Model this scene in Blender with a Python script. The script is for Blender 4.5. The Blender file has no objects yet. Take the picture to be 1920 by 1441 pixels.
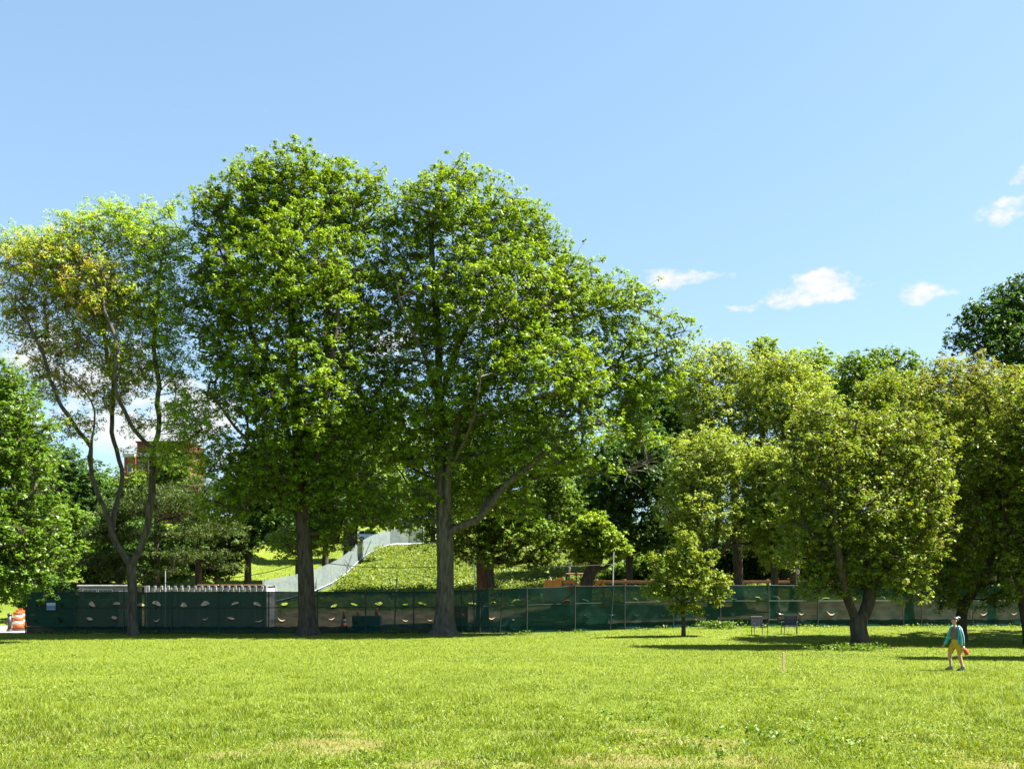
import bpy, bmesh, math, random
import numpy as np
from mathutils import Vector, Matrix
from mathutils.geometry import delaunay_2d_cdt

# ------------------------------------------------------------------ camera, sky, sun, exposure
F = 1867.0          # focal length in photo pixels (1920 wide)
HZ = 1105.0         # horizon row
CH = 2.6            # eye height
scene = bpy.context.scene
C = scene.collection
cam_d = bpy.data.cameras.new('camera'); cam = bpy.data.objects.new('camera', cam_d); C.objects.link(cam)
cam.location = (0, 0, CH); cam.rotation_euler = (math.radians(90), 0, 0)
cam_d.sensor_width = 36.0; cam_d.lens = F / 1920 * 36; cam_d.shift_y = (HZ - 720.5) / 1920
cam_d.clip_end = 3000; cam_d.clip_start = 0.1
scene.camera = cam

SUN_EL, SUN_AZ = math.radians(55), math.radians(91)    # azimuth clockwise from +Y (camera forward)
SUN = Vector((math.sin(SUN_AZ) * math.cos(SUN_EL), math.cos(SUN_AZ) * math.cos(SUN_EL), math.sin(SUN_EL)))
sl = bpy.data.lights.new('sun', 'SUN'); so = bpy.data.objects.new('sun', sl); C.objects.link(so)
sl.energy = 5.0; sl.angle = math.radians(0.53); sl.color = (1.0, 0.95, 0.86)
so.rotation_euler = (-SUN).to_track_quat('-Z', 'Y').to_euler(); so.location = SUN * 100

scene.view_settings.view_transform = 'Standard'; scene.view_settings.look = 'None'
scene.view_settings.exposure = 2.53; scene.view_settings.gamma = 1.0
scene.view_settings.use_curve_mapping = False
scene.render.engine = 'CYCLES'
scene.cycles.max_bounces = 6; scene.cycles.transparent_max_bounces = 12
scene.cycles.diffuse_bounces = 3; scene.cycles.glossy_bounces = 2; scene.cycles.transmission_bounces = 4
scene.cycles.use_denoising = True
SKY_STRENGTH = 0.05

def N(nt, typ, **kw):
    n = nt.nodes.new(typ)
    for k, v in kw.items():
        if k == 'inp':
            for i, x in v.items(): n.inputs[i].default_value = x
        else: setattr(n, k, v)
    return n

def M2(nt, op, a, b=None, c=None):
    n = nt.nodes.new('ShaderNodeMath'); n.operation = op
    for i, v in enumerate((a, b, c)):
        if v is None: continue
        if isinstance(v, (int, float)): n.inputs[i].default_value = v
        else: nt.links.new(v, n.inputs[i])
    return n.outputs[0]

def build_world():
    w = bpy.data.worlds.new('World'); scene.world = w; w.use_nodes = True
    nt = w.node_tree; nt.nodes.clear(); L = nt.links.new
    out = N(nt, 'ShaderNodeOutputWorld'); bg = N(nt, 'ShaderNodeBackground')
    bg.inputs[1].default_value = SKY_STRENGTH
    sky = N(nt, 'ShaderNodeTexSky', sky_type='NISHITA', sun_disc=False)
    sky.sun_elevation = SUN_EL; sky.sun_rotation = SUN_AZ
    sky.altitude = 0; sky.air_density = 1.0; sky.dust_density = 0.9; sky.ozone_density = 1.0
    tc = N(nt, 'ShaderNodeTexCoord'); sp = N(nt, 'ShaderNodeSeparateXYZ'); L(tc.outputs['Generated'], sp.inputs[0])
    az = M2(nt, 'ARCTAN2', sp.outputs[0], sp.outputs[1]); el = M2(nt, 'ARCSINE', sp.outputs[2])
    mp = N(nt, 'ShaderNodeMapping'); mp.inputs['Scale'].default_value = (1, 1, 1.7); L(tc.outputs['Generated'], mp.inputs[0])
    def noise(sc, det, rough=.55):
        n = N(nt, 'ShaderNodeTexNoise'); n.inputs['Scale'].default_value = sc; n.inputs['Detail'].default_value = det
        n.inputs['Roughness'].default_value = rough; L(mp.outputs[0], n.inputs['Vector']); return n.outputs[0]
    n1 = noise(26, 7, .58); n2 = noise(90, 4, .6); n0 = noise(3.1, 3)
    blobs = [(1545, 532, 68, 24, 1.), (1480, 556, 52, 19, 1.), (1560, 552, 48, 14, .9), (1395, 575, 34, 8, .62), (1722, 553, 52, 19, .85), (1770, 550, 30, 10, .5),
             (1240, 526, 34, 17, .75), (1300, 520, 60, 11, .6), (1360, 514, 24, 10, .5), (1845, 398, 24, 14, .7), (1895, 393, 46, 22, .9), (1853, 378, 16, 12, .6), (1912, 330, 30, 14, .75),
             (1635, 530, 14, 8, .35), (300, 790, 150, 80, 1.), (200, 700, 120, 60, .9), (60, 665, 150, 46, .9), (960, 575, 120, 44, .95), (700, 640, 100, 40, .8), (420, 860, 80, 40, .8), (410, 195, 60, 12, .1)]
    mx = None
    for px, py, rx, ry, a in blobs:
        u = (px - 960) / F; A = math.atan(u); E = math.atan((HZ - py) / F / math.sqrt(1 + u * u))
        ra = rx / F / (1 + u * u) * 1.5; re = ry / F / math.sqrt(1 + u * u) * 1.5
        dx = M2(nt, 'MULTIPLY', M2(nt, 'SUBTRACT', az, A), 1 / ra); dy = M2(nt, 'MULTIPLY', M2(nt, 'SUBTRACT', el, E), 1 / re)
        r2 = M2(nt, 'ADD', M2(nt, 'MULTIPLY', dx, dx), M2(nt, 'MULTIPLY', dy, dy))
        v = M2(nt, 'MULTIPLY', M2(nt, 'SUBTRACT', 1.0, r2), a); v = M2(nt, 'MAXIMUM', v, -1.0)
        mx = v if mx is None else M2(nt, 'MAXIMUM', mx, v)
    # the same fair-weather cumulus carries on round the rest of the sky
    aside = M2(nt, 'MULTIPLY', M2(nt, 'SUBTRACT', M2(nt, 'ABSOLUTE', az), .53), 8.0); aside.node.use_clamp = True
    band = M2(nt, 'SUBTRACT', 1.0, M2(nt, 'MULTIPLY', M2(nt, 'ABSOLUTE', M2(nt, 'SUBTRACT', el, .27)), 4.0)); band.node.use_clamp = True
    gen = M2(nt, 'MULTIPLY', M2(nt, 'SUBTRACT', n0, .55), 6.0); gen = M2(nt, 'SUBTRACT', M2(nt, 'MULTIPLY', M2(nt, 'MULTIPLY', gen, aside), band), .25)
    mx = M2(nt, 'MAXIMUM', mx, gen)
    nn = M2(nt, 'ADD', M2(nt, 'MULTIPLY', M2(nt, 'SUBTRACT', n1, .5), 2.6), M2(nt, 'MULTIPLY', M2(nt, 'SUBTRACT', n2, .5), .9))
    d = M2(nt, 'ADD', M2(nt, 'SUBTRACT', mx, .32), nn)
    mr = N(nt, 'ShaderNodeMapRange', interpolation_type='SMOOTHSTEP'); mr.inputs[1].default_value = 0; mr.inputs[2].default_value = .75
    mr.inputs[4].default_value = .97; L(d, mr.inputs[0])
    gate = N(nt, 'ShaderNodeMapRange'); gate.inputs[1].default_value = -.35; gate.inputs[2].default_value = .1; L(mx, gate.inputs[0])
    fac = M2(nt, 'MULTIPLY', mr.outputs[0], gate.outputs[0])
    # white cloud with slightly greyer thick lower parts
    cr = N(nt, 'ShaderNodeMix', data_type='RGBA'); k = CLOUD / SKY_STRENGTH
    cr.inputs[6].default_value = (.93 * k, .95 * k, 1.0 * k, 1); cr.inputs[7].default_value = (1.0 * k, .99 * k, .97 * k, 1)
    L(n1, cr.inputs[0])
    tint = N(nt, 'ShaderNodeMix', data_type='RGBA', blend_type='MULTIPLY'); tint.inputs[0].default_value = 1
    tint.inputs[7].default_value = SKY_TINT; gm = N(nt, 'ShaderNodeGamma'); gm.inputs[1].default_value = .6; L(sky.outputs[0], gm.inputs[0]); L(gm.outputs[0], tint.inputs[6])
    mix = N(nt, 'ShaderNodeMix', data_type='RGBA'); L(fac, mix.inputs[0]); L(tint.outputs[2], mix.inputs[6]); L(cr.outputs[2], mix.inputs[7])
    L(mix.outputs[2], bg.inputs[0]); L(bg.outputs[0], out.inputs[0])
CLOUD = 0.18; SKY_TINT = (1.12, 1.39, 1.58, 1)
build_world()

# ------------------------------------------------------------------ helpers
rng = np.random.default_rng(7)
def ss(t):
    t = np.clip(t, 0, 1); return t * t * (3 - 2 * t)

_lat = np.random.default_rng(99).random((256, 256))
def vnoise(x, y):
    x = np.asarray(x, float); y = np.asarray(y, float)
    xi = np.floor(x).astype(int); yi = np.floor(y).astype(int); fx = ss(x - xi); fy = ss(y - yi)
    a = _lat[xi % 256, yi % 256]; b = _lat[(xi + 1) % 256, yi % 256]; c = _lat[xi % 256, (yi + 1) % 256]; d = _lat[(xi + 1) % 256, (yi + 1) % 256]
    return (a * (1 - fx) + b * fx) * (1 - fy) + (c * (1 - fx) + d * fx) * fy
def fbm(x, y, o=4):
    s = 0; a = .5
    for i in range(o):
        s = s + a * vnoise(x * 2 ** i + 17.3 * i, y * 2 ** i + 5.1 * i); a *= .5
    return s / (1 - .5 ** o)

def H(x, y):
    """height of the ground: a level lawn, a slight rise to the right, a long bank behind the screen fence"""
    x = np.asarray(x, float); y = np.asarray(y, float)
    z = .37 * ss((x - 0) / 13) * ss((y - 47) / 13.5)
    y0 = 72.5 - 6.5 * ss((x + 8) / 14) - 9 * ss((-27.5 - x) / 4)
    d = y - y0
    dd = np.where(d > 4, d - 2, np.where(d > 0, d * d / 8, 0))
    z = z + .15 * np.minimum(dd, 58) + .085 * np.clip(dd - 58, 0, 120) + .03 * np.clip(dd - 178, 0, 300)
    z = z + .05 * (fbm(x * .12, y * .12, 3) - .5) * ss((y - 8) / 10)
    z = z + .5 * (fbm(x * .09 + 40, y * .09, 3) - .5) * ss((y - 74) / 10)
    return z
def h1(x, y): return float(H(x, y))
def PX(px, Y): return (px - 960) / F * Y
def PZ(py, Y): return CH + (HZ - py) / F * Y
def P(px, py, Y): return np.array([PX(px, Y), Y, PZ(py, Y)])

def link(name, me, mat=None, parent=None, kind=None):
    o = bpy.data.objects.new(name, me); C.objects.link(o)
    if mat is not None and len(me.materials) == 0: me.materials.append(mat)
    if parent is not None: o.parent = parent
    if kind: o['kind'] = kind
    return o
def np_mesh(name, V, Fc, smooth=False, attrs=None):
    me = bpy.data.meshes.new(name); V = np.ascontiguousarray(V, np.float32); Fc = np.ascontiguousarray(Fc, np.int32)
    n, k = Fc.shape
    me.vertices.add(len(V)); me.vertices.foreach_set('co', V.ravel())
    me.loops.add(n * k); me.loops.foreach_set('vertex_index', Fc.ravel())
    me.polygons.add(n); me.polygons.foreach_set('loop_start', np.arange(0, n * k, k, dtype=np.int32))
    if smooth: me.polygons.foreach_set('use_smooth', np.ones(n, bool))
    for nm, (dom, val) in (attrs or {}).items():
        a = me.attributes.new(nm, 'FLOAT', dom); a.data.foreach_set('value', np.ascontiguousarray(val, np.float32))
    me.update(calc_edges=True); return me
def empty(name, loc, label=None, cat=None, group=None, rz=0):
    o = bpy.data.objects.new(name, None); C.objects.link(o); o.location = tuple(float(v) for v in loc); o.rotation_euler = (0, 0, rz)
    o.empty_display_size = .3
    return tag(o, label, cat, group)
def tag(o, label=None, cat=None, group=None, kind=None):
    if label: o['label'] = label
    if cat: o['category'] = cat
    if group: o['group'] = group
    if kind: o['kind'] = kind
    return o

class MB:
    """collects shapes into one mesh"""
    def __init__(s, off=(0, 0, 0)): s.v = []; s.f = []; s.off = np.array(off, float)
    def add(s, vs, fs):
        b = len(s.v); s.v += [tuple(np.asarray(p, float) - s.off) for p in vs]; s.f += [tuple(i + b for i in f) for f in fs]; return s
    def box(s, c, size, rot=None, bev=0):
        bm = bmesh.new(); bmesh.ops.create_cube(bm, size=1)
        for v in bm.verts: v.co = Vector((v.co.x * size[0], v.co.y * size[1], v.co.z * size[2]))
        if bev: bmesh.ops.bevel(bm, geom=bm.edges[:], offset=bev, segments=1, affect='EDGES')
        m = Matrix.Translation(Vector(c)) @ (rot.to_4x4() if rot is not None else Matrix())
        bm.transform(m); bm.verts.index_update()
        s.add([v.co for v in bm.verts], [[v.index for v in f.verts] for f in bm.faces]); bm.free(); return s
    def tube(s, pts, rad, n=8, cap=True, sq=(1, 1)):
        pts = [Vector(p) for p in pts]; rad = [rad] * len(pts) if isinstance(rad, (int, float)) else rad
        vs = []; fs = []; ref = None
        for i, p in enumerate(pts):
            t = (pts[min(i + 1, len(pts) - 1)] - pts[max(i - 1, 0)]).normalized()
            if ref is None: ref = Vector((1, 0, 0)) if abs(t.x) < .8 else Vector((0, 1, 0))
            u = (ref - t * ref.dot(t)).normalized(); w = t.cross(u); ref = u
            for k in range(n):
                a = 2 * math.pi * k / n; vs.append(p + u * math.cos(a) * rad[i] * sq[0] + w * math.sin(a) * rad[i] * sq[1])
        for i in range(len(pts) - 1):
            for k in range(n):
                fs.append((i * n + k, i * n + (k + 1) % n, (i + 1) * n + (k + 1) % n, (i + 1) * n + k))
        if cap: fs.append(tuple(range(n - 1, -1, -1))); fs.append(tuple(range((len(pts) - 1) * n, len(pts) * n)))
        return s.add(vs, fs)
    def loft(s, rings, cap=True):
        """rings: (cx,cy,cz,rx,ry) horizontal ellipses, 14 points"""
        n = 14; vs = []; fs = []
        for cx, cy, cz, rx, ry in rings:
            for k in range(n):
                a = 2 * math.pi * k / n; vs.append((cx + rx * math.cos(a), cy + ry * math.sin(a), cz))
        for i in range(len(rings) - 1):
            for k in range(n): fs.append((i * n + k, i * n + (k + 1) % n, (i + 1) * n + (k + 1) % n, (i + 1) * n + k))
        if cap: fs.append(tuple(range(n - 1, -1, -1))); fs.append(tuple(range((len(rings) - 1) * n, len(rings) * n)))
        return s.add(vs, fs)
    def prism(s, poly, y0, y1):
        """polygon in x,z pushed along y"""
        n = len(poly); vs = [(x, y0, z) for x, z in poly] + [(x, y1, z) for x, z in poly]
        fs = [tuple(range(n)), tuple(range(2 * n - 1, n - 1, -1))] + [(i, i + n, (i + 1) % n + n, (i + 1) % n) for i in range(n)]
        return s.add(vs, fs)
    def build(s, name, mat, parent=None, smooth=False):
        me = bpy.data.meshes.new(name); me.from_pydata(s.v, [], s.f)
        bm = bmesh.new(); bm.from_mesh(me); bmesh.ops.recalc_face_normals(bm, faces=bm.faces); bm.to_mesh(me); bm.free()
        if smooth:
            for p in me.polygons: p.use_smooth = True
        me.update(); return link(name, me, mat, parent)

# ------------------------------------------------------------------ materials
MATS = {}; LEAF = 1.62
def mat_base(name):
    m = bpy.data.materials.new(name); m.use_nodes = True; nt = m.node_tree; nt.nodes.clear()
    out = N(nt, 'ShaderNodeOutputMaterial'); MATS[name] = m; return m, nt, out
def noise_mix(nt, c1, c2, scale, detail=4, coord='Object', stretch=None, contrast=(.35, .65)):
    tc = N(nt, 'ShaderNodeTexCoord'); v = tc.outputs[coord]
    if stretch:
        mp = N(nt, 'ShaderNodeMapping'); mp.inputs['Scale'].default_value = stretch; nt.links.new(v, mp.inputs[0]); v = mp.outputs[0]
    n = N(nt, 'ShaderNodeTexNoise'); n.inputs['Scale'].default_value = scale; n.inputs['Detail'].default_value = detail; nt.links.new(v, n.inputs['Vector'])
    mr = N(nt, 'ShaderNodeMapRange'); mr.inputs[1].default_value = contrast[0]; mr.inputs[2].default_value = contrast[1]; nt.links.new(n.outputs[0], mr.inputs[0])
    mx = N(nt, 'ShaderNodeMix', data_type='RGBA'); nt.links.new(mr.outputs[0], mx.inputs[0])
    mx.inputs[6].default_value = (*c1, 1); mx.inputs[7].default_value = (*c2, 1)
    return mx.outputs[2], n.outputs[0]
def simple(name, c1, c2=None, scale=6, rough=.6, spec=.3, metal=0, bump=0, stretch=None):
    m, nt, out = mat_base(name); p = N(nt, 'ShaderNodeBsdfPrincipled')
    c2 = c2 or tuple(x * .75 for x in c1)
    col, n = noise_mix(nt, c1, c2, scale, stretch=stretch); nt.links.new(col, p.inputs['Base Color'])
    p.inputs['Roughness'].default_value = rough; p.inputs['Specular IOR Level'].default_value = spec; p.inputs['Metallic'].default_value = metal
    if bump:
        b = N(nt, 'ShaderNodeBump'); b.inputs['Strength'].default_value = bump; b.inputs['Distance'].default_value = .02
        nt.links.new(n, b.inputs['Height']); nt.links.new(b.outputs[0], p.inputs['Normal'])
    nt.links.new(p.outputs[0], out.inputs[0]); return m
def leafmat(name, a, b, alt=None, trans=.34, tcol=None, rough=.5, spec=.18):
    """a..b: per-leaf colour range; alt: second hue some twigs really have"""
    a = (a[0] * LEAF * 1.02, a[1] * LEAF, a[2] * LEAF * .5); b = (b[0] * LEAF * 1.02, b[1] * LEAF, b[2] * LEAF * .5)
    m, nt, out = mat_base(name); L = nt.links.new
    at = N(nt, 'ShaderNodeAttribute', attribute_name='tint'); mx = N(nt, 'ShaderNodeMix', data_type='RGBA'); L(at.outputs['Fac'], mx.inputs[0])
    mx.inputs[6].default_value = (*a, 1); mx.inputs[7].default_value = (*b, 1); col = mx.outputs[2]
    if alt:
        a2 = N(nt, 'ShaderNodeAttribute', attribute_name='alt'); m2 = N(nt, 'ShaderNodeMix', data_type='RGBA'); L(a2.outputs['Fac'], m2.inputs[0])
        L(col, m2.inputs[6]); m2.inputs[7].default_value = (*alt, 1); col = m2.outputs[2]
    p = N(nt, 'ShaderNodeBsdfPrincipled'); L(col, p.inputs['Base Color']); p.inputs['Roughness'].default_value = rough; p.inputs['Specular IOR Level'].default_value = spec
    t = N(nt, 'ShaderNodeBsdfTranslucent'); tm = N(nt, 'ShaderNodeMix', data_type='RGBA', blend_type='MULTIPLY'); tm.inputs[0].default_value = 1
    L(col, tm.inputs[6]); tm.inputs[7].default_value = (*(tcol or (1.7, 1.5, .6)), 1); L(tm.outputs[2], t.inputs[0])
    ms = N(nt, 'ShaderNodeMixShader'); ms.inputs[0].default_value = trans; L(p.outputs[0], ms.inputs[1]); L(t.outputs[0], ms.inputs[2]); L(ms.outputs[0], out.inputs[0])
    return m
def barkmat(name, a, b):
    m, nt, out = mat_base(name); p = N(nt, 'ShaderNodeBsdfPrincipled')
    col, n = noise_mix(nt, a, b, 7, 6, stretch=(1, 1, .22), contrast=(.3, .7)); nt.links.new(col, p.inputs['Base Color'])
    p.inputs['Roughness'].default_value = .9; p.inputs['Specular IOR Level'].default_value = .1
    bp = N(nt, 'ShaderNodeBump'); bp.inputs['Strength'].default_value = .9; bp.inputs['Distance'].default_value = .06
    nt.links.new(n, bp.inputs['Height']); nt.links.new(bp.outputs[0], p.inputs['Normal']); nt.links.new(p.outputs[0], out.inputs[0]); return m

BARK = barkmat('grey_bark', (.038, .033, .027), (.12, .104, .082))
BARK_D = barkmat('dark_bark', (.028, .023, .018), (.085, .070, .054))
BARK_R = barkmat('reddish_bark', (.045, .026, .018), (.11, .07, .048))
TWIG = barkmat('dead_twig', (.06, .05, .04), (.11, .095, .08))
L_MAPLE = leafmat('maple_leaf', (.038, .082, .008), (.108, .165, .012))
L_OAK = leafmat('oak_leaf', (.040, .086, .007), (.120, .180, .012))
L_LOCUST = leafmat('locust_leaf', (.075, .145, .012), (.165, .245, .020), alt=(.34, .24, .07))
L_LEFT = leafmat('glossy_leaf', (.022, .056, .007), (.066, .116, .012), spec=.25, rough=.4)
L_LINDEN = leafmat('linden_leaf', (.060, .105, .016), (.150, .195, .040), alt=(.24, .28, .085))
L_CRAB = leafmat('crabapple_leaf', (.042, .082, .009), (.122, .166, .020), alt=(.18, .165, .045))
L_SAP = leafmat('sapling_leaf', (.048, .085, .010), (.135, .17, .022))
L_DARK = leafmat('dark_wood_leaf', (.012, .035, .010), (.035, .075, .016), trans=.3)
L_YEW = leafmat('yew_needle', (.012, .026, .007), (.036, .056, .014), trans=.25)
L_BRIGHT = leafmat('bright_leaf', (.050, .098, .010), (.125, .180, .018))
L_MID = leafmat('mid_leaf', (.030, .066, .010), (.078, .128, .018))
L_WEED = leafmat('weed_leaf', (.032, .062, .016), (.100, .128, .050), trans=.35)

# ------------------------------------------------------------------ ground
BARE = [(620, 1400, 1.3, .8), (1290, 1392, 1.1, .5), (1170, 1425, 1.5, .5), (1390, 1425, 1.2, .4), (860, 1432, .9, .35), (430, 1415, .5, .3), (1720, 1380, .8, .3), (640, 1375, .5, .3), (1200, 1370, .8, .3)]
def bare_at(x, y):
    b = np.zeros(np.shape(x))
    for px, py, rx, ry in BARE:
        Y = CH * F / (py - HZ); X = PX(px, Y)
        d = ((x - X) / rx) ** 2 + ((y - Y) / (ry * 1.6)) ** 2
        b = np.maximum(b, np.clip(1.25 - d, 0, 1))
    n = fbm(np.asarray(x) * 1.7, np.asarray(y) * 1.7, 4)
    near = ss((24 - np.asarray(y)) / 9)
    g = np.clip((fbm(np.asarray(x) * .55 + 9, np.asarray(y) * .55 + 3, 3) - .56) * 6, 0, 1) * near * .75
    return np.clip(np.maximum(b, g) * 1.5 * (n + .25) * 1.15 - .44, 0, .62)
def dirt_at(x, y):
    n = (fbm(np.asarray(x) * .25, np.asarray(y) * .25, 3) - .5) * 3
    yf = 62.5 + .035 * np.asarray(x)
    return ss((y - yf + n * .3) / 1.2) * (1 - ss((y - 79 - 1.5 * n + 4.5 * ss((np.asarray(x) + 8) / 14)) / 3)) * ss((np.asarray(x) + 30) / 1.0)

def make_ground():
    def axis(*segs):
        a = []
        for s, e, st in segs: a += list(np.arange(s, e, st))
        a.append(segs[-1][1]); return np.array(a)
    xs = axis((-700, -120, 40), (-120, -40, 5), (-40, -14, 1.2), (-14, 14, .3), (14, 40, 1.2), (40, 120, 5), (120, 700, 40))
    ys = axis((-200, -20, 30), (-20, 10, 2), (10, 30, .3), (30, 60, .8), (60, 130, 1.5), (130, 300, 8), (300, 1500, 80))
    gx, gy = np.meshgrid(xs, ys); z = H(gx, gy)
    V = np.stack([gx, gy, z], -1).reshape(-1, 3); nx = len(xs); ny = len(ys)
    i = np.arange(nx * ny).reshape(ny, nx); Fc = np.stack([i[:-1, :-1], i[:-1, 1:], i[1:, 1:], i[1:, :-1]], -1).reshape(-1, 4)
    x, y = V[:, 0], V[:, 1]
    me = np_mesh('lawn', V, Fc, True, {'bare': ('POINT', bare_at(x, y)), 'dirt': ('POINT', dirt_at(x, y))})
    m, nt, out = mat_base('grass_ground'); L = nt.links.new
    g1, n1 = noise_mix(nt, (.066, .098, .010), (.112, .142, .018), .5, 5, stretch=(1, .55, 1))
    g2, n2 = noise_mix(nt, (.046, .074, .008), (.125, .146, .022), 14, 5)
    mg = N(nt, 'ShaderNodeMix', data_type='RGBA'); mg.inputs[0].default_value = .5; L(g1, mg.inputs[6]); L(g2, mg.inputs[7])
    soil, n3 = noise_mix(nt, (.10, .075, .030), (.155, .12, .055), 5, 6)
    ab = N(nt, 'ShaderNodeAttribute', attribute_name='bare'); mb = N(nt, 'ShaderNodeMix', data_type='RGBA'); L(ab.outputs['Fac'], mb.inputs[0]); L(mg.outputs[2], mb.inputs[6]); L(soil, mb.inputs[7])
    sand, n4 = noise_mix(nt, (.12, .092, .058), (.18, .143, .095), 1.1, 6)
    ad = N(nt, 'ShaderNodeAttribute', attribute_name='dirt'); md = N(nt, 'ShaderNodeMix', data_type='RGBA'); L(ad.outputs['Fac'], md.inputs[0]); L(mb.outputs[2], md.inputs[6]); L(sand, md.inputs[7])
    p = N(nt, 'ShaderNodeBsdfPrincipled'); L(md.outputs[2], p.inputs['Base Color']); p.inputs['Roughness'].default_value = .95; p.inputs['Specular IOR Level'].default_value = .05
    bp = N(nt, 'ShaderNodeBump'); bp.inputs['Strength'].default_value = .8; bp.inputs['Distance'].default_value = .05; L(n2, bp.inputs['Height']); L(bp.outputs[0], p.inputs['Normal'])
    L(p.outputs[0], out.inputs[0])
    link('lawn', me, m, kind='structure')
make_ground()

def blades(name, x, y, h, w, lean, mat, tint, alt, label=None):
    n = len(x); z = H(x, y) - .005
    a = rng.random(n) * 2 * np.pi; ca, sa = np.cos(a), np.sin(a)
    b = rng.random(n) * 2 * np.pi; ln = lean * rng.random(n) * h
    base = np.stack([x, y, z], -1); side = np.stack([ca * w / 2, sa * w / 2, 0 * w], -1)
    tip = base + np.stack([np.cos(b) * ln, np.sin(b) * ln, h * .98], -1)
    V = np.stack([base - side, base + side, tip], 1).reshape(-1, 3)
    k = np.arange(n) * 3
    return link(name, np_mesh(name, V, np.stack([k, k + 1, k + 2], -1), False, {'tint': ('FACE', tint), 'alt': ('FACE', alt)}), mat, kind='stuff')

L_GRASS = leafmat('grass_blade', (.043, .074, .007), (.104, .140, .016), alt=(.19, .165, .06), trans=.35, tcol=(1.5, 1.35, .6), rough=.5, spec=.25)
def lawn_grass():
    n = 500000
    # density falls with distance so that the blades stay about as thick on the picture
    u = rng.random(n); Y = 12.6 * (60.5 / 12.6) ** u
    X = (rng.random(n) * 2 - 1) * (Y * .545 + .6)
    keep = (Y < 59.2 + .03 * X) & (rng.random(n) < ss((Y - 12) / 1.0 + .3))
    b = bare_at(X, Y); keep &= rng.random(n) > b * .93
    X, Y = X[keep], Y[keep]; n = len(X)
    tuft = fbm(X * 2.1, Y * 1.5, 3); patch = fbm(X * .35 + 7, Y * .2, 3); mow = fbm(X * .07 + 3, Y * .55 + 1, 3)
    near = ss((25 - Y) / 9); tuft2 = fbm(X * 5.5 + 3, Y * 3.5, 2)
    sc = (Y / 14) ** .62
    tall = np.clip((tuft - .50) * 5, 0, 1)
    h = (.022 + .042 * rng.random(n) ** 1.3 + .080 * tall * rng.random(n) * ss((34 - Y) / 14)) * np.minimum(sc, 1.3)
    h *= (.75 + .6 * patch) * (1 + .12 * near)
    w = (.007 + .007 * rng.random(n) ** 2 + .004 * tall) * sc * (1 + .4 * near)
    tint = np.clip(rng.random(n) ** 1.2 * (.62 + .75 * patch) + .85 * (mow - .5) - .40 * near * (tuft2 < .45), 0, 1); alt = np.clip((rng.random(n) < .05 + .30 * ss((23 - Y) / 9) * ss((patch - .42) / .2)) * rng.random(n) * .9 + .12 * (rng.random(n) < .3), 0, 1)
    blades('lawn_grass', X, Y, h, w, 1.15, L_GRASS, tint, alt)['label'] = 'short sunlit yellow-green grass covering the park lawn'
lawn_grass()

def leaves_np(c, nrm, size, aspect=.62, droop=.15, tri=False):
    """rhombic leaves, folded a little: centre, normal, size"""
    n = len(c); nrm = nrm / np.linalg.norm(nrm, axis=1, keepdims=True)
    r = rng.normal(size=(n, 3)); r[:, 2] -= droop * 2
    u = r - nrm * (r * nrm).sum(1, keepdims=True); u /= np.linalg.norm(u, axis=1, keepdims=True) + 1e-9
    v = np.cross(nrm, u); s = size[:, None]
    if tri:
        V = np.stack([c - u * s * .5 - v * s * aspect * .62, c - u * s * .35 + v * s * aspect * .62, c + u * s * .6], 1).reshape(-1, 3)
        return V, np.arange(n)[:, None] * 3 + np.arange(3)[None, :]
    V = np.stack([c - u * s * .5, c + v * s * aspect * .5 + nrm * s * .10 - u * s * .08, c + u * s * .55, c - v * s * aspect * .5 + nrm * s * .10 - u * s * .08], 1).reshape(-1, 3)
    k = np.arange(n)[:, None] * 4 + np.arange(4)[None, :]
    return V, k
def unit(n):
    r = rng.normal(size=(n, 3)); return r / np.linalg.norm(r, axis=1, keepdims=True)

def leaf_patch(name, x, y, hgt, size, per, mat, spread=.2, label=None, parent=None, cat=None, kind='stuff'):
    """low broad-leaved plants: one tuft of leaves at each x,y"""
    n = len(x); X = np.repeat(x, per) + rng.normal(size=n * per) * spread; Y = np.repeat(y, per) + rng.normal(size=n * per) * spread
    Z = H(X, Y) + np.repeat(hgt, per) * rng.random(n * per) ** .7
    nr = unit(n * per) * .8 + np.array([0, 0, .8]); S = np.repeat(size, per) * (.6 + .8 * rng.random(n * per))
    V, Fc = leaves_np(np.stack([X, Y, Z], -1), nr, S, .55)
    t = np.clip(np.repeat(rng.random(n), per) * .5 + rng.random(n * per) * .5, 0, 1)
    o = link(name, np_mesh(name, V, Fc, False, {'tint': ('FACE', t), 'alt': ('FACE', 0 * t)}), mat, parent, kind)
    if label: o['label'] = label
    if cat: o['category'] = cat
    return o
L_CLOVER = leafmat('clover_leaf', (.034, .064, .009), (.10, .135, .024), trans=.3)
L_DOCK = leafmat('dock_leaf', (.022, .052, .008), (.060, .098, .016), trans=.3)
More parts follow.
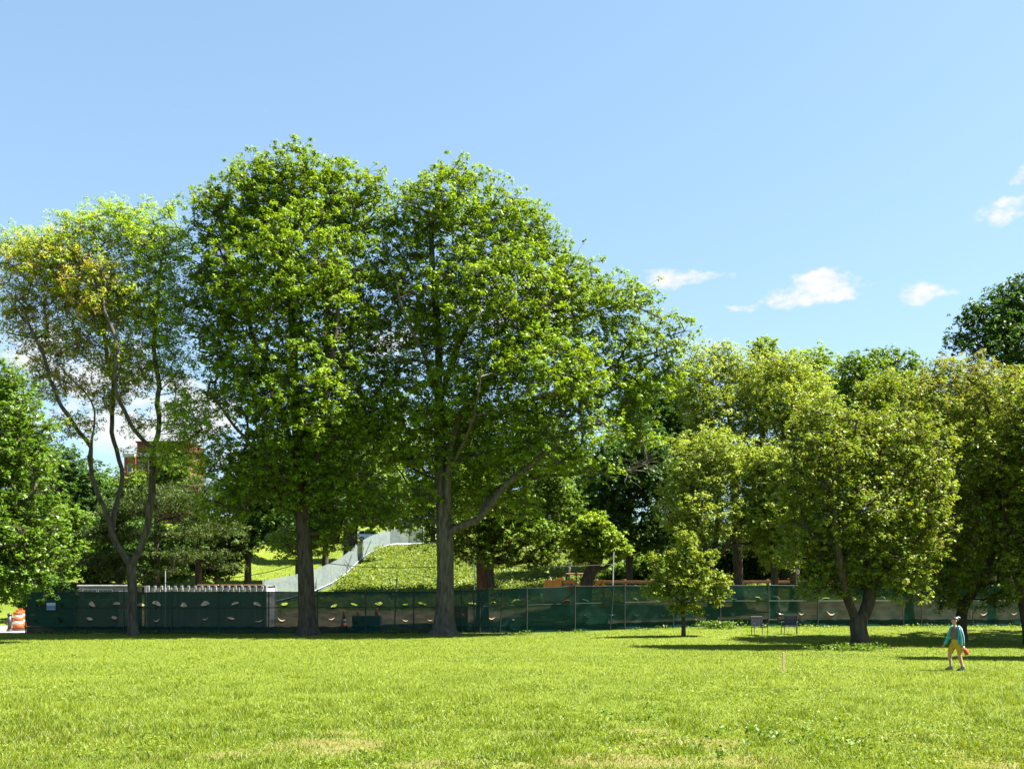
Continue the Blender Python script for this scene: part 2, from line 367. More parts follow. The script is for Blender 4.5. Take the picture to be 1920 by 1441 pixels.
def foreground_weeds():
    n = 5200; u = rng.random(n); Y = 12.8 * (30 / 12.8) ** u; X = (rng.random(n) * 2 - 1) * Y * .54
    k = fbm(X * .5 + 31, Y * .5, 3) > .50 + .12 * (X < -1); X, Y = X[k], Y[k]
    leaf_patch('clover', X, Y, .03 + .05 * rng.random(len(X)), .035 + .03 * rng.random(len(X)), 9, L_CLOVER, .09, 'low clover leaves scattered through the foreground lawn')
    sp = [(1500, 1385, .40), (1540, 1392, .35), (1465, 1390, .25), (1325, 1405, .3), (1190, 1344, .3), (1410, 1372, .2)]
    xs, ys = [], []
    for px, py, r in sp:
        Yc = CH * F / (py - HZ); Xc = PX(px, Yc); q = int(15 * r / .3)
        xs.append(Xc + rng.normal(size=q) * r * 1.1); ys.append(Yc + rng.normal(size=q) * r * 2.2)
    X, Y = np.concatenate(xs), np.concatenate(ys)
    leaf_patch('broadleaf_weeds', X, Y, .06 + .07 * rng.random(len(X)), .055 + .04 * rng.random(len(X)), 8, L_DOCK, .08, 'dark green broad-leaved weeds in the foreground lawn')
foreground_weeds()

def bank_weeds():
    n = 14000; Y = 74 + rng.random(n) * 57; X = -16.6 + rng.random(n) * 40
    k = (rng.random(n) < .35 + .65 * (X < 9)) & (dirt_at(X, Y) < .3); X, Y = X[k], Y[k]
    g = fbm(X * .3, Y * .3, 3)
    hg = .2 + 1.5 * np.clip(g - .38, 0, 1) * (.4 + rng.random(len(X)))
    leaf_patch('bank_weeds', X, Y, hg, .16 + .14 * rng.random(len(X)), 9, L_WEED, .30, 'tall yellow-green weeds covering the sunlit bank behind the screen fence')
    n = 9000; X = -60 + rng.random(n) * 42; Y = 74 + rng.random(n) * 70
    leaf_patch('slope_grass', X, Y, np.full(n, .10), np.full(n, .13), 4, L_GRASS, .3, 'mown grass on the slope left of the pale hill fence')
    # longer weeds left along the foot of the screen fence
    n = 480; X = -28 + rng.random(n) * 62; Y = 58.9 + .03 * X - rng.random(n) * .5
    k = fbm(X * .5 + 3, Y * 0, 2) > .52; X, Y = X[k], Y[k]
    leaf_patch('fence_foot_weeds', X, Y, .06 + .20 * rng.random(len(X)) ** 2, .09 + .06 * rng.random(len(X)), 7, L_DOCK, .16, 'uncut weeds along the foot of the green screen fence')
bank_weeds()

# ------------------------------------------------------------------ trees
def resample(pts, step):
    pts = np.asarray(pts, float)
    # smooth the polyline (Catmull-Rom), then cut it into even steps
    if len(pts) > 2:
        q = np.vstack([2 * pts[0] - pts[1], pts, 2 * pts[-1] - pts[-2]]); out = []
        for i in range(1, len(q) - 2):
            for t in np.linspace(0, 1, 6, endpoint=False):
                p0, p1, p2, p3 = q[i - 1], q[i], q[i + 1], q[i + 2]
                out.append(.5 * (2 * p1 + (p2 - p0) * t + (2 * p0 - 5 * p1 + 4 * p2 - p3) * t * t + (3 * p1 - p0 - 3 * p2 + p3) * t ** 3))
        out.append(pts[-1]); pts = np.array(out)
    d = np.r_[0, np.cumsum(np.linalg.norm(np.diff(pts, axis=0), axis=1))]
    n = max(2, int(d[-1] / step) + 1); s = np.linspace(0, d[-1], n)
    return np.stack([np.interp(s, d, pts[:, k]) for k in range(3)], -1)

def prisms(A, B, ra, rb, sides):
    n = len(A); t = B - A; ln = np.linalg.norm(t, axis=1, keepdims=True) + 1e-9; t = t / ln
    ref = np.where(np.abs(t[:, 2:3]) < .9, np.array([[0, 0, 1.]]), np.array([[1., 0, 0]]))
    u = np.cross(t, ref); u /= np.linalg.norm(u, axis=1, keepdims=True) + 1e-9; w = np.cross(t, u)
    ang = np.arange(sides) * 2 * np.pi / sides; ca, sa = np.cos(ang), np.sin(ang)
    ring = u[:, None, :] * ca[None, :, None] + w[:, None, :] * sa[None, :, None]
    V = np.concatenate([A[:, None] + ring * ra[:, None, None], B[:, None] + t[:, None] * .3 * rb[:, None, None] + ring * rb[:, None, None]], 1).reshape(-1, 3)
    k = np.arange(n)[:, None, None] * 2 * sides; j = np.arange(sides)[None, :, None]
    Fc = np.concatenate([k + j, k + (j + 1) % sides, k + sides + (j + 1) % sides, k + sides + j], 2).reshape(-1, 4)
    return V, Fc

def loft_limb(pts, rad, sides, rough=.07, flare=0, seed=0):
    rs = np.random.default_rng(seed); n = len(pts); V = []; ref = np.array([1., 0, 0]); ph = rs.random(8) * 6.28
    for i in range(n):
        t = pts[min(i + 1, n - 1)] - pts[max(i - 1, 0)]; t /= np.linalg.norm(t) + 1e-9
        u = ref - t * (ref @ t); u /= np.linalg.norm(u) + 1e-9; ref = u; w = np.cross(t, u)
        a = np.arange(sides) * 2 * np.pi / sides
        r = rad[i] * (1 + rough * np.sin(3 * a + ph[0] + i * .25) + rough * .7 * np.sin(5 * a + ph[1] - i * .3) + rough * .6 * np.sin(2 * a + ph[2] + i * .55))
        if flare:
            k = math.exp(-i * .9); r = r * (1 + flare * k * (1 + .55 * np.sin(5 * a + ph[3]) + .3 * np.sin(3 * a + ph[4])))
        V.append(pts[i][None] + u[None] * (np.cos(a) * r)[:, None] + w[None] * (np.sin(a) * r)[:, None])
    V = np.concatenate(V); i = np.arange(n - 1)[:, None, None] * sides; j = np.arange(sides)[None, :, None]
    Fc = np.concatenate([i + j, i + (j + 1) % sides, i + sides + (j + 1) % sides, i + sides + j], 2).reshape(-1, 4)
    return V, Fc

TREES = []
def tree(name, label, base, limbs, lobes, rbase, leaf, lsize, clumps, crad, tufts=7, per=12, trad=.22, bark=BARK, Y=None, cat='tree', group=None, seed=1,
         depth=.85, alt=None, shell=.35, step=.7, twigs=True, flare=.55, flat=.7, droop=.15, bare_twigs=None, aspect=.62, outl=.55, tri=True):
    """limbs: pixel polylines (px, py[, metres nearer(-)/farther(+)]) at the tree's distance; lobes: pixel ellipses (cx, cy, rx, ry[, depth offset m, depth radius m])"""
    global rng
    rng = np.random.default_rng(seed * 1009 + 5); rs = rng
    bx, by = base; bz = h1(bx, by); Y = by if Y is None else Y; S = Y / F
    org = np.array([bx, by, bz]); root = empty(name, org, label, cat, group)
    def tp(p):
        q = P(p[0], p[1], Y); q[1] += p[2] if len(p) > 2 else 0; return q
    # lobes -> clump centres
    LB = []
    for l in lobes:
        c = tp((l[0], l[1])); rx, rz = l[2] * S, l[3] * S
        ry = l[5] if len(l) > 5 else depth * .5 * (rx + rz); c[1] += l[4] if len(l) > 4 else 0
        LB.append((c, np.array([rx, ry, rz])))
    w = np.array([np.prod(r) ** .8 for _, r in LB]); w /= w.sum()
    cl = np.empty((0, 3)); tries = 0
    while len(cl) < clumps and tries < 30:
        tries += 1; m = clumps; k = rs.choice(len(LB), m, p=w); u = unit(m) * (rs.random(m) ** shell * np.minimum(1 + .08 * rs.normal(size=m), 1.05))[:, None]
        c = np.array([LB[i][0] for i in k]) + u * np.array([LB[i][1] for i in k]) * (1 - .45 * crad / np.array([LB[i][1].mean() for i in k]))[:, None]
        c = c[c[:, 2] > H(c[:, 0], c[:, 1]) + .25]
        for q in c:
            if len(cl) >= clumps: break
            if len(cl) == 0 or (np.linalg.norm(cl - q, axis=1).min() > crad * outl): cl = np.vstack([cl, q])
    # skeleton
    Pn = np.zeros((60000, 3)); par = []; tg = []; n = 0; limb_nodes = []
    for li, lm in enumerate(limbs):
        pts = np.array([tp(p) for p in lm])
        if li == 0: pts[0] = org + (0, 0, -.12)
        st = .45 if li == 0 else .55
        if li > 0:
            j = int(np.argmin(np.linalg.norm(Pn[:n] - pts[0], axis=1))); pts[0] = Pn[j]; r = resample(pts, st); prev = j; r = r[1:]; r[:-1] += rs.normal(size=(len(r) - 1, 3)) * .03; ids = [j]
        else: r = resample(pts, st); prev = -1; ids = []
        for q in r:
            Pn[n] = q; par.append(prev); tg.append(li); prev = n; ids.append(n); n += 1
        limb_nodes.append(ids)
    n0 = n
    lowcut = Pn[0, 2] + (.25 if len(limbs[0]) > 1 else 0) * 1.0
    dmin = np.array([np.linalg.norm(Pn[:n0] - q, axis=1).min() for q in cl]); ends = []
    for ci in np.argsort(dmin):
        q = cl[ci]; d = q[None] - Pn[:n]; dist = np.linalg.norm(d, axis=1)
        hz = np.linalg.norm(d[:, :2], axis=1)
        cost = dist + .9 * np.clip(-d[:, 2] + .15 * hz, 0, None) + 8 * (Pn[:n, 2] < lowcut + .6)
        j = int(np.argmin(cost)); a = Pn[j].copy(); L = np.linalg.norm(q - a); k = max(1, int(L / step))
        jit = rs.normal(size=(k, 3)) * .06 * L / k
        prev = j
        for s_ in range(1, k + 1):
            t = s_ / k; p = a + (q - a) * t; p[2] += math.sin(math.pi * t) * L * .07
            if s_ < k: p = p + jit[s_ - 1] * 1.5
            Pn[n] = p; par.append(prev); tg.append(-1); prev = n; n += 1
        ends.append(prev)
    cnt = np.zeros(n)
    for e in ends: cnt[e] += 1
    for li, ids in enumerate(limb_nodes): cnt[ids[-1]] += .5
    for i in range(n - 1, 0, -1): cnt[par[i]] += cnt[i]
    R = rbase * (cnt / cnt[0]) ** .46; R = np.maximum(R, .010)
    Pn = Pn[:n]; par = np.array(par); tg = np.array(tg)
    # trunk and limbs, each a mesh of its own
    for li, ids in enumerate(limb_nodes):
        if len(ids) < 2: continue
        rr = R[ids].copy()
        if li > 0: rr[0] = rr[1]
        for _ in range(2): rr[1:-1] = (rr[:-2] + rr[1:-1] * 2 + rr[2:]) / 4
        pp = Pn[ids].copy()
        if li > 0:      # root the limb inside the wood it springs from
            jj = par[ids[0]] if par[ids[0]] >= 0 else ids[0]; jj = par[jj] if par[jj] >= 0 else jj
            pp = np.vstack([Pn[jj], pp]); rr = np.r_[min(R[jj] * .8, rr[0] * 1.45), rr]; rr[1] = min(R[ids[0]] * .95, rr[1] * 1.2)
        e_ = pp[-1] - pp[-2]; e_ /= np.linalg.norm(e_); pp = np.vstack([pp, pp[-1] + e_ * rr[-1] * .6, pp[-1] + e_ * rr[-1] * .9]); rr = np.r_[rr, rr[-1] * .6, rr[-1] * .05]
        V, Fc = loft_limb(pp, rr, 14 if li == 0 else 9, .06 if li == 0 else .05, flare if li == 0 else 0, seed + li)
        link('trunk' if li == 0 else 'limb', np_mesh('trunk' if li == 0 else 'limb', V - org, Fc, True), bark, root)
    e = np.where((tg == -1) & (R > .0))[0]
    VV, FF, b = [], [], 0
    if len(e):
        V, Fc = prisms(Pn[par[e]], Pn[e], np.minimum(R[par[e]], R[e] * 1.25), R[e], 5); VV.append(V); FF.append(Fc); b += len(V)
    # leaves
    E = Pn[ends]; nc = len(E)
    E = E - np.array([0, 0, .0])
    tc = np.repeat(E, tufts, 0) + unit(nc * tufts) * (rs.random(nc * tufts) ** .5)[:, None] * crad * np.array([1, 1, flat])
    spk = rs.random(len(tc)) < .05; tc[spk] += (unit(int(spk.sum())) * .5 + np.array([0, 0, .45])) * crad * .6
    if twigs:
        m = len(tc); V, Fc = prisms(np.repeat(E, tufts, 0), tc, np.full(m, .011), np.full(m, .005), 3); VV.append(V); FF.append(Fc + b); b += len(V)
    if VV: link('branches', np_mesh('branches', np.vstack(VV) - org, np.vstack(FF), True), bark, root, 'stuff')
    m = len(tc) * per
    out = unit(m); pos = np.repeat(tc, per, 0) + out * (rs.random(m) ** .6)[:, None] * trad * np.array([1, 1, .75])
    nr = out * .5 + unit(m) * .5 + np.array([.1, -.05, .7])
    V, Fc = leaves_np(pos, nr, lsize * (.65 + .7 * rs.random(m)), aspect, droop, tri)
    t = np.clip(np.repeat(np.repeat(rs.random(nc), tufts), per) * .35 + np.repeat(rs.random(len(tc)), per) * .3 + rs.random(m) * .45 - .05, 0, 1)
    al = np.zeros(m)
    if alt is not None: al = np.clip(np.repeat(alt(tc, rs), per) * (.5 + .8 * rs.random(m)), 0, 1)
    ok = pos[:, 2] > H(pos[:, 0], pos[:, 1]) + .08
    Fc = Fc[ok]; me = np_mesh('crown', V - org, Fc, False, {'tint': ('FACE', t[ok]), 'alt': ('FACE', al[ok])})
    link('crown', me, leaf, root)
    if bare_twigs:      # dead spray of twigs: (px, py, spread m, count, depth)
        A, B, r_ = [], [], []
        for px, py, sp, c, dy in bare_twigs:
            o_ = tp((px, py, dy))
            for _ in range(c):
                p = o_.copy(); d = np.array([rs.normal() * .6 + .7, rs.normal() * .5, rs.normal() * .5]); d /= np.linalg.norm(d)
                for s_ in range(4):
                    q = p + d * sp * .28; d = d + rs.normal(size=3) * .3; d /= np.linalg.norm(d); A.append(p); B.append(q); r_.append(.022 - .004 * s_); p = q
        V, Fc = prisms(np.array(A), np.array(B), np.array(r_), np.array(r_) * .7, 4); link('dead_twigs', np_mesh('dead_twigs', V - org, Fc), TWIG, root, 'stuff')
    TREES.append((name, m)); return root

def z6(*q): return [(.5275 * a, 340 + .5275 * b) + tuple(r) for a, b, *r in q]
def z8(*q): return [(700 + .5204 * a, 280 + .5204 * b) + tuple(r) for a, b, *r in q]
def z4(*q): return [(1140 + .40625 * a, 940 + .40625 * b) + tuple(r) for a, b, *r in q]

# --- trees on the lawn
tree('maple_tree', 'tall dense maple, straight dark trunk in front of the screen fence, tallest crown', (PX(577, 57), 57.0),
     [[(577, 1190), (574, 1120), (573, 1060), (570, 1002), (566, 940), (559, 860), (554, 740), (548, 600), (542, 470)],
      [(571, 990), (586, 930, -.5), (602, 860, -1.2), (618, 780, -2), (640, 680, -2.6), (655, 560, -3)],
      [(560, 870), (530, 800, 1), (490, 700, 2), (450, 590, 2), (420, 480, 2)],
      [(556, 800), (590, 700, 1.5), (600, 560, 2.5), (610, 430, 2)],
      [(566, 940), (530, 890, -1.5), (480, 830, -3), (430, 760, -4)]],
     [(455, 405, 105, 105), (560, 360, 120, 95), (660, 385, 75, 110), (400, 420, 62, 80), (690, 350, 36, 60), (500, 325, 80, 52), (420, 540, 85, 140), (560, 540, 150, 150, -2), (655, 590, 78, 150), (450, 700, 85, 110, -1), (560, 740, 140, 140, -2),
      (640, 780, 90, 120), (560, 900, 120, 85), (480, 880, 85, 80, -2), (650, 900, 80, 90), (690, 760, 60, 120), (700, 560, 45, 110), (440, 960, 70, 55, -1), (700, 960, 60, 50), (550, 1010, 90, 40, 2, 3.0), (620, 1000, 60, 40, 1, 2.5)],
     .46, L_MAPLE, .165, 640, 1.35, 16, 16, .27, BARK_D, seed=3, shell=.30, flat=.55, flare=1.0)
tree('oak_tree', 'broad oak with spreading limbs and long low right branch, grey trunk before the fence', (PX(832, 57.6), 57.6),
     [[(832, 1189), (833, 1120), (834, 1060), (834, 1008), (830, 930), (825, 852), (822, 748), (822, 640), (812, 520), (808, 420)],
      z8((268, 1395), (270, 1260, -.5), (300, 1000, -1), (400, 880, -1.5), (520, 730, -2), (600, 600, -2)),
      z8((275, 1400), (320, 1362, -.6), (400, 1320, -1.3), (470, 1230, -2), (600, 1130, -2.8), (720, 1040, -3.4), (840, 960, -4)),
      z8((400, 1310), (440, 1225, .5), (560, 1180, .8), (760, 1165, .5), (920, 1155, 0), (985, 1120, 0)),
      z8((240, 1370), (215, 1330, .4), (170, 1280, .8), (120, 1200, 1.2), (70, 1130, 1.5)),
      z8((250, 1150), (330, 960, 1), (430, 760, 2), (560, 640, 2.5), (720, 580, 2.5), (860, 520, 2)),
      z8((240, 920), (300, 700, 1), (380, 520, 1), (400, 380, 1)),
      z8((240, 900), (190, 760, -1.5), (130, 640, -2.5), (90, 480, -3)),
      z8((350, 1020), (520, 900, 2), (700, 820, 3), (900, 740, 3), (1040, 700, 2)),
      z8((260, 1180), (330, 1080, -2), (380, 980, -4.5), (400, 860, -5.5))],
     [(785, 420, 70, 105), (850, 395, 110, 100), (935, 440, 100, 110), (1005, 465, 48, 90), (795, 570, 95, 120), (930, 580, 145, 125, -1.5), (1080, 580, 110, 110), (1170, 590, 72, 80), (845, 740, 115, 115, -1),
      (990, 730, 150, 115, -2), (1120, 710, 110, 90), (1215, 660, 70, 70), (1010, 850, 120, 70, -2), (765, 820, 75, 100), (890, 860, 130, 80, 1), (1275, 640, 40, 48), (1110, 820, 70, 45, -2), (1180, 780, 60, 50), (760, 930, 60, 55), (735, 470, 45, 120), (735, 680, 60, 100), (740, 800, 60, 80), (960, 930, 90, 50, 1), (860, 930, 90, 50, 2), (770, 975, 45, 36, 1), (785, 1010, 26, 22, 1), (1040, 540, 70, 80), (1250, 610, 50, 50), (1110, 880, 60, 36, -1), (1200, 730, 70, 60), (1255, 700, 60, 60), (1190, 820, 60, 40), (1060, 500, 50, 50)],
     .50, L_OAK, .160, 800, 1.35, 15, 15, .27, BARK, seed=4, shell=.28, flat=.5, flare=1.1, bare_twigs=[(1165, 886, 2.0, 9, -1), (1195, 872, 1.4, 7, -.6), (1150, 866, 1.4, 4, -.5), (752, 692, 1.4, 6, -2)])
def loc_alt(tc, rs):
    x = tc[:, 0] / 56.5 * F + 960; y = HZ - (tc[:, 2] - CH) / 56.5 * F
    a = np.clip((210 - np.abs(x - 110)) / 150, 0, 1) * np.clip((y - 400) / 120, 0, 1); return np.clip(a * (rs.random(len(tc)) * 1.5 - .25), 0, .95)
tree('locust_tree', 'sparse honey locust with forked trunk, feathery crown turning brown at left', (PX(249, 56.5), 56.5),
     [[(249, 1191), (248, 1140), (248, 1100), (246, 1060)],
      z6((465, 1360), (405, 1270), (380, 1180), (335, 1075), (318, 985), (335, 870), (330, 790), (270, 700, -1), (190, 600, -2), (120, 460, -2)),
      z6((395, 1230), (402, 1140, .5), (410, 1040, 1), (392, 960, 1), (370, 860, 1), (380, 740, 1), (345, 610, 1.5), (310, 440, 2), (300, 300, 2)),
      z6((468, 1360), (520, 1240), (540, 1100), (545, 950), (568, 870), (556, 800), (565, 720), (545, 600), (560, 430), (580, 250)),
      z6((543, 945), (500, 890, -1), (460, 800, -1.5), (455, 720, -2), (470, 620, -2), (420, 480, -2), (400, 280, -2)),
      z6((560, 760), (610, 660, 1), (660, 560, 1.5), (700, 520, 2)),
      z6((325, 960), (280, 860, -1), (225, 760, -1), (195, 640, -1.3), (130, 520, -1)),
      z6((560, 1060), (620, 970, -1), (700, 930, -1.5), (760, 900, -2))],
     [(215, 430, 85, 65), (120, 500, 110, 90), (30, 480, 70, 60), (290, 460, 75, 80), (200, 560, 130, 90), (60, 570, 80, 60), (310, 590, 60, 100), (130, 640, 90, 50), (240, 680, 100, 60), (385, 800, 60, 65, -2), (410, 880, 45, 45, -2), (60, 640, 60, 40), (330, 700, 40, 60), (110, 720, 70, 45), (200, 740, 60, 50), (330, 780, 36, 60), (90, 690, 60, 40), (260, 790, 40, 40), (30, 600, 40, 60), (400, 950, 40, 36, -2), (300, 400, 50, 40), (140, 430, 60, 40), (290, 860, 40, 40, -1), (160, 800, 50, 40, -1), (350, 860, 50, 50, -2)],
     .25, L_LOCUST, .155, 700, 1.05, 9, 16, .32, BARK, seed=5, shell=.5, alt=loc_alt, flat=.6, aspect=.42, droop=.5)
tree('park_tree', 'lush bright green tree at the left edge, leafy boughs hanging low over the fence', (PX(-60, 50.5), 50.5),
     [[(-60, 1205), (-60, 1100), (-58, 980), (-55, 850), (-40, 740)], [(-60, 1050), (-10, 1000, -1), (50, 960, -2), (100, 930, -2)], [(-58, 960), (0, 880, 1), (60, 800, 1)], [(-60, 1080), (0, 1060, -1.5), (70, 1070, -2)]],
     [(0, 740, 75, 95), (40, 850, 90, 110, -1), (80, 960, 78, 90, -1), (-60, 850, 150, 220), (30, 1010, 120, 100, -2), (110, 1030, 55, 65, -1.5), (30, 1090, 115, 50, -2), (110, 1085, 45, 30, -2), (60, 1125, 55, 22, -2), (-80, 1050, 120, 90)],
     .40, L_LEFT, .150, 460, 1.0, 14, 14, .24, BARK_D, seed=6, shell=.32)
YS = CH * F / (1195.5 - HZ)
tree('sapling_tree', 'small young tree with thin trunk standing alone before the fence', (PX(1281, 53.0), 53.0),
     [[(1282, 1196), (1282, 1165), (1280, 1135), (1284, 1090), (1286, 1040), (1284, 1005)], [(1281, 1140), (1260, 1110, -.3), (1240, 1080, -.4), (1225, 1060, -.4)], [(1281, 1130), (1310, 1095, .3), (1340, 1070, .4)], [(1283, 1100), (1262, 1050, .6), (1255, 1030, .8)], [(1283, 1140), (1320, 1125, -.5), (1355, 1118, -.6)]],
     [(1287, 1012, 26, 30), (1262, 1050, 36, 34), (1315, 1050, 34, 36), (1232, 1078, 30, 24), (1345, 1088, 36, 26), (1240, 1108, 40, 22), (1290, 1095, 52, 36), (1348, 1120, 34, 20), (1282, 1138, 36, 22), (1225, 1050, 18, 16), (1310, 1150, 22, 12)],
     .10, L_SAP, .118, 185, .40, 7, 10, .17, BARK_D, seed=7, shell=.45, step=.4, flare=.4)
def crab_alt(tc, rs):
    return np.clip(rs.random(len(tc)) * 1.2 - .55, 0, .8)
tree('crabapple_tree', 'crabapple with forked leaning stems rising from a weedy base on the right lawn', (PX(1613, 45.2), 45.2),
     [z4((1165, 665), (1160, 610), (1150, 560)), z4((1150, 565), (1110, 470, -.3), (1070, 400, -.6), (1040, 300, -1), (1010, 150, -1.4), (1000, 0, -1.5)),
      z4((1155, 575), (1205, 480, .2), (1235, 370, .3), (1320, 280, .3), (1350, 150, .2), (1315, 70, .2), (1290, -60, 0), (1250, -250, 0)), z4((1330, 90), (1400, 35, -.5), (1480, -5, -.8), (1570, -40, -1)),
      z4((1240, 380), (1210, 260, 1), (1170, 120, 1.4), (1120, -80, 1.6), (1100, -300, 1.6)), z4((1335, 200), (1400, 160, .6), (1460, 130, 1))],
     [(1590, 820, 85, 70), (1750, 950, 36, 80), (1740, 1050, 40, 50), (1555, 870, 95, 100, -.4), (1660, 860, 90, 100), (1480, 930, 40, 60), (1700, 800, 60, 60), (1470, 1000, 28, 40), (1530, 1110, 42, 30, -.7), (1695, 1110, 50, 36, -.3), (1740, 830, 40, 60), (1520, 960, 50, 100), (1600, 970, 110, 100, -.6), (1690, 950, 70, 100), (1540, 1060, 65, 65), (1660, 1060, 80, 55, -.5), (1720, 880, 50, 80), (1600, 1090, 80, 35, .8), (1500, 1030, 34, 70), (1510, 1085, 40, 30, -.3), (1560, 1110, 36, 22, -.8), (1700, 1090, 50, 40, .3), (1480, 1040, 24, 40), (1500, 880, 50, 90), (1540, 790, 60, 70), (1740, 900, 40, 110), (1735, 1010, 45, 80)],
     .33, L_CRAB, .118, 440, .85, 13, 12, .21, BARK_D, seed=8, shell=.42, flat=.55, outl=.7, alt=crab_alt, step=.5, flare=.35)
def crab_alt2(tc, rs):
    y = HZ - (tc[:, 2] - CH) / 50. * F; return np.clip(rs.random(len(tc)) * 1.3 - .55 + .5 * np.clip((800 - y) / 120, 0, 1), 0, .9)
tree('crabapple_tree', 'bronze-tipped crabapple behind the walking person, dark leaning trunk', (PX(1801, 50.0), 50.0),
     [[(1801, 1196), (1803, 1165), (1806, 1140), (1822, 1115), (1838, 1095)], [(1806, 1140), (1790, 1100, .5), (1770, 1040, 1), (1755, 960, 1), (1765, 860, 1), (1780, 760, 1)], [(1830, 1105), (1850, 1040, -.5), (1855, 950, -1), (1840, 840, -1), (1830, 740, -1)], [(1838, 1095), (1870, 1070, .4), (1890, 1020, .6)]],
     [(1790, 720, 75, 62), (1745, 790, 60, 90), (1845, 770, 80, 90), (1790, 870, 100, 95, -.6), (1870, 880, 60, 110), (1740, 960, 60, 110), (1830, 990, 90, 90, -.6), (1730, 1080, 45, 60), (1800, 1090, 80, 45, -.5), (1765, 1125, 50, 28, -.8), (1860, 1110, 45, 42, -1), (1890, 1010, 50, 90), (1760, 690, 30, 30)],
     .27, L_CRAB, .122, 500, .82, 13, 12, .20, BARK_D, seed=9, shell=.40, flat=.55, outl=.7, depth=1.6, alt=crab_alt2, step=.5, flare=.3, bare_twigs=[(1800, 1075, 1.1, 14, -1.6), (1830, 1120, .9, 10, -1.6)])
tree('crabapple_tree', 'crabapple cut off by the right edge of the photo, curved trunk low at the edge', (PX(1935, 47.0), 47.0),
     [[(1935, 1200), (1925, 1150), (1912, 1090), (1900, 1050), (1885, 1000), (1880, 930)], [(1905, 1065), (1940, 1000, .5), (1960, 900, .6), (1955, 800, .6)], [(1890, 1015), (1920, 920, -.6), (1910, 820, -.8), (1915, 740, -.8)]],
     [(1940, 780, 75, 80), (1915, 880, 55, 110), (1970, 900, 90, 110), (1940, 1010, 80, 80, -.5), (1900, 1070, 45, 55, -.8), (1985, 1060, 70, 70)],
     .27, L_CRAB, .118, 300, .78, 13, 12, .20, BARK_D, seed=10, shell=.40, flat=.55, outl=.7, depth=1.1, alt=crab_alt, step=.5, flare=.3)
# --- trees beyond the screen fence
def lin_alt(tc, rs): return np.clip(rs.random(len(tc)) * 1.4 - .5, 0, .85)
tree('linden_tree', 'pale olive linden with low rounded crown beyond the fence, behind the sapling', (PX(1335, 66), 66.0),
     [[(1335, 1150), (1333, 1090), (1328, 1040)], [(1330, 1060), (1312, 1000, -.5), (1296, 950, -1), (1290, 900, -1)], [(1330, 1060), (1345, 1000, .5), (1350, 930, .5), (1340, 860, .5)], [(1332, 1070), (1362, 1020, -.5), (1395, 960, -1)]],
     [(1335, 850, 85, 60), (1300, 900, 60, 60, -.6), (1380, 890, 75, 70), (1420, 950, 55, 60), (1340, 960, 95, 60, -1), (1270, 950, 40, 70), (1430, 1010, 45, 45), (1440, 1050, 40, 28), (1300, 1000, 60, 40)],
     .28, L_LINDEN, .14, 330, .9, 12, 12, .26, BARK_D, seed=11, alt=lin_alt, twigs=False)
tree('linden_tree', 'tall pale linden with drooping boughs rising behind the oak on its right', (PX(1385, 74), 74.0),
     [[(1385, 1130), (1382, 1000), (1375, 880), (1365, 760), (1360, 690)], [(1378, 900), (1330, 800, -1), (1310, 710, -1)], [(1375, 860), (1410, 780, 1), (1420, 700, 1)]],
     [(1340, 690, 60, 62), (1305, 730, 50, 90, -1), (1390, 700, 60, 50), (1360, 780, 90, 70, -1), (1420, 760, 50, 60), (1320, 820, 60, 50), (1400, 850, 60, 60)],
     .34, L_LINDEN, .145, 330, 1.0, 12, 12, .28, BARK_D, seed=12, alt=lin_alt, twigs=False)
tree('linden_tree', 'pale linden behind the crabapples with a blue balloon caught in it', (PX(1490, 72), 72.0),
     [[(1490, 1130), (1490, 1000), (1488, 880), (1485, 780), (1480, 700)], [(1490, 900), (1520, 820, -1), (1530, 760, -1)], [(1490, 860), (1455, 790, 1), (1440, 720, 1)]],
     [(1470, 700, 60, 50), (1520, 740, 50, 60), (1475, 770, 75, 60, -1), (1540, 800, 45, 70), (1480, 850, 80, 60), (1520, 900, 70, 70), (1450, 910, 60, 60)],
     .33, L_LINDEN, .145, 340, 1.0, 12, 12, .28, BARK_D, seed=13, alt=lin_alt, twigs=False)
tree('linden_tree', 'olive linden filling the gap left of the forked crabapple beyond the fence', (PX(1452, 65), 65.0), [[(1452, 1150), (1452, 1050), (1450, 940), (1448, 880)]],
     [(1450, 880, 55, 55), (1470, 950, 55, 60), (1430, 960, 45, 60), (1465, 1030, 50, 45), (1520, 920, 45, 70)], .22, L_LINDEN, .145, 230, .95, 11, 12, .27, BARK_D, seed=14, alt=lin_alt, twigs=False)
tree('linden_tree', 'olive tree closing the skyline between the two nearer crabapples', (PX(1705, 67), 67.0), [[(1705, 1140), (1705, 1000), (1700, 860), (1700, 760)]],
     [(1690, 735, 55, 50), (1725, 790, 60, 80), (1660, 810, 50, 80), (1720, 880, 60, 80), (1640, 740, 40, 50)], .26, L_CRAB, .15, 250, 1.0, 11, 12, .28, BARK_D, seed=15, alt=crab_alt, twigs=False)
tree('linden_tree', 'olive-bronze tree closing the skyline below the tall dark tree', (PX(1860, 66), 66.0), [[(1860, 1140), (1860, 1000), (1858, 860), (1858, 780)]],
     [(1840, 735, 60, 50), (1900, 750, 60, 60), (1870, 830, 80, 80), (1930, 850, 50, 80), (1800, 800, 50, 70)], .26, L_CRAB, .15, 270, 1.0, 11, 12, .28, BARK_D, seed=16, alt=crab_alt, twigs=False)
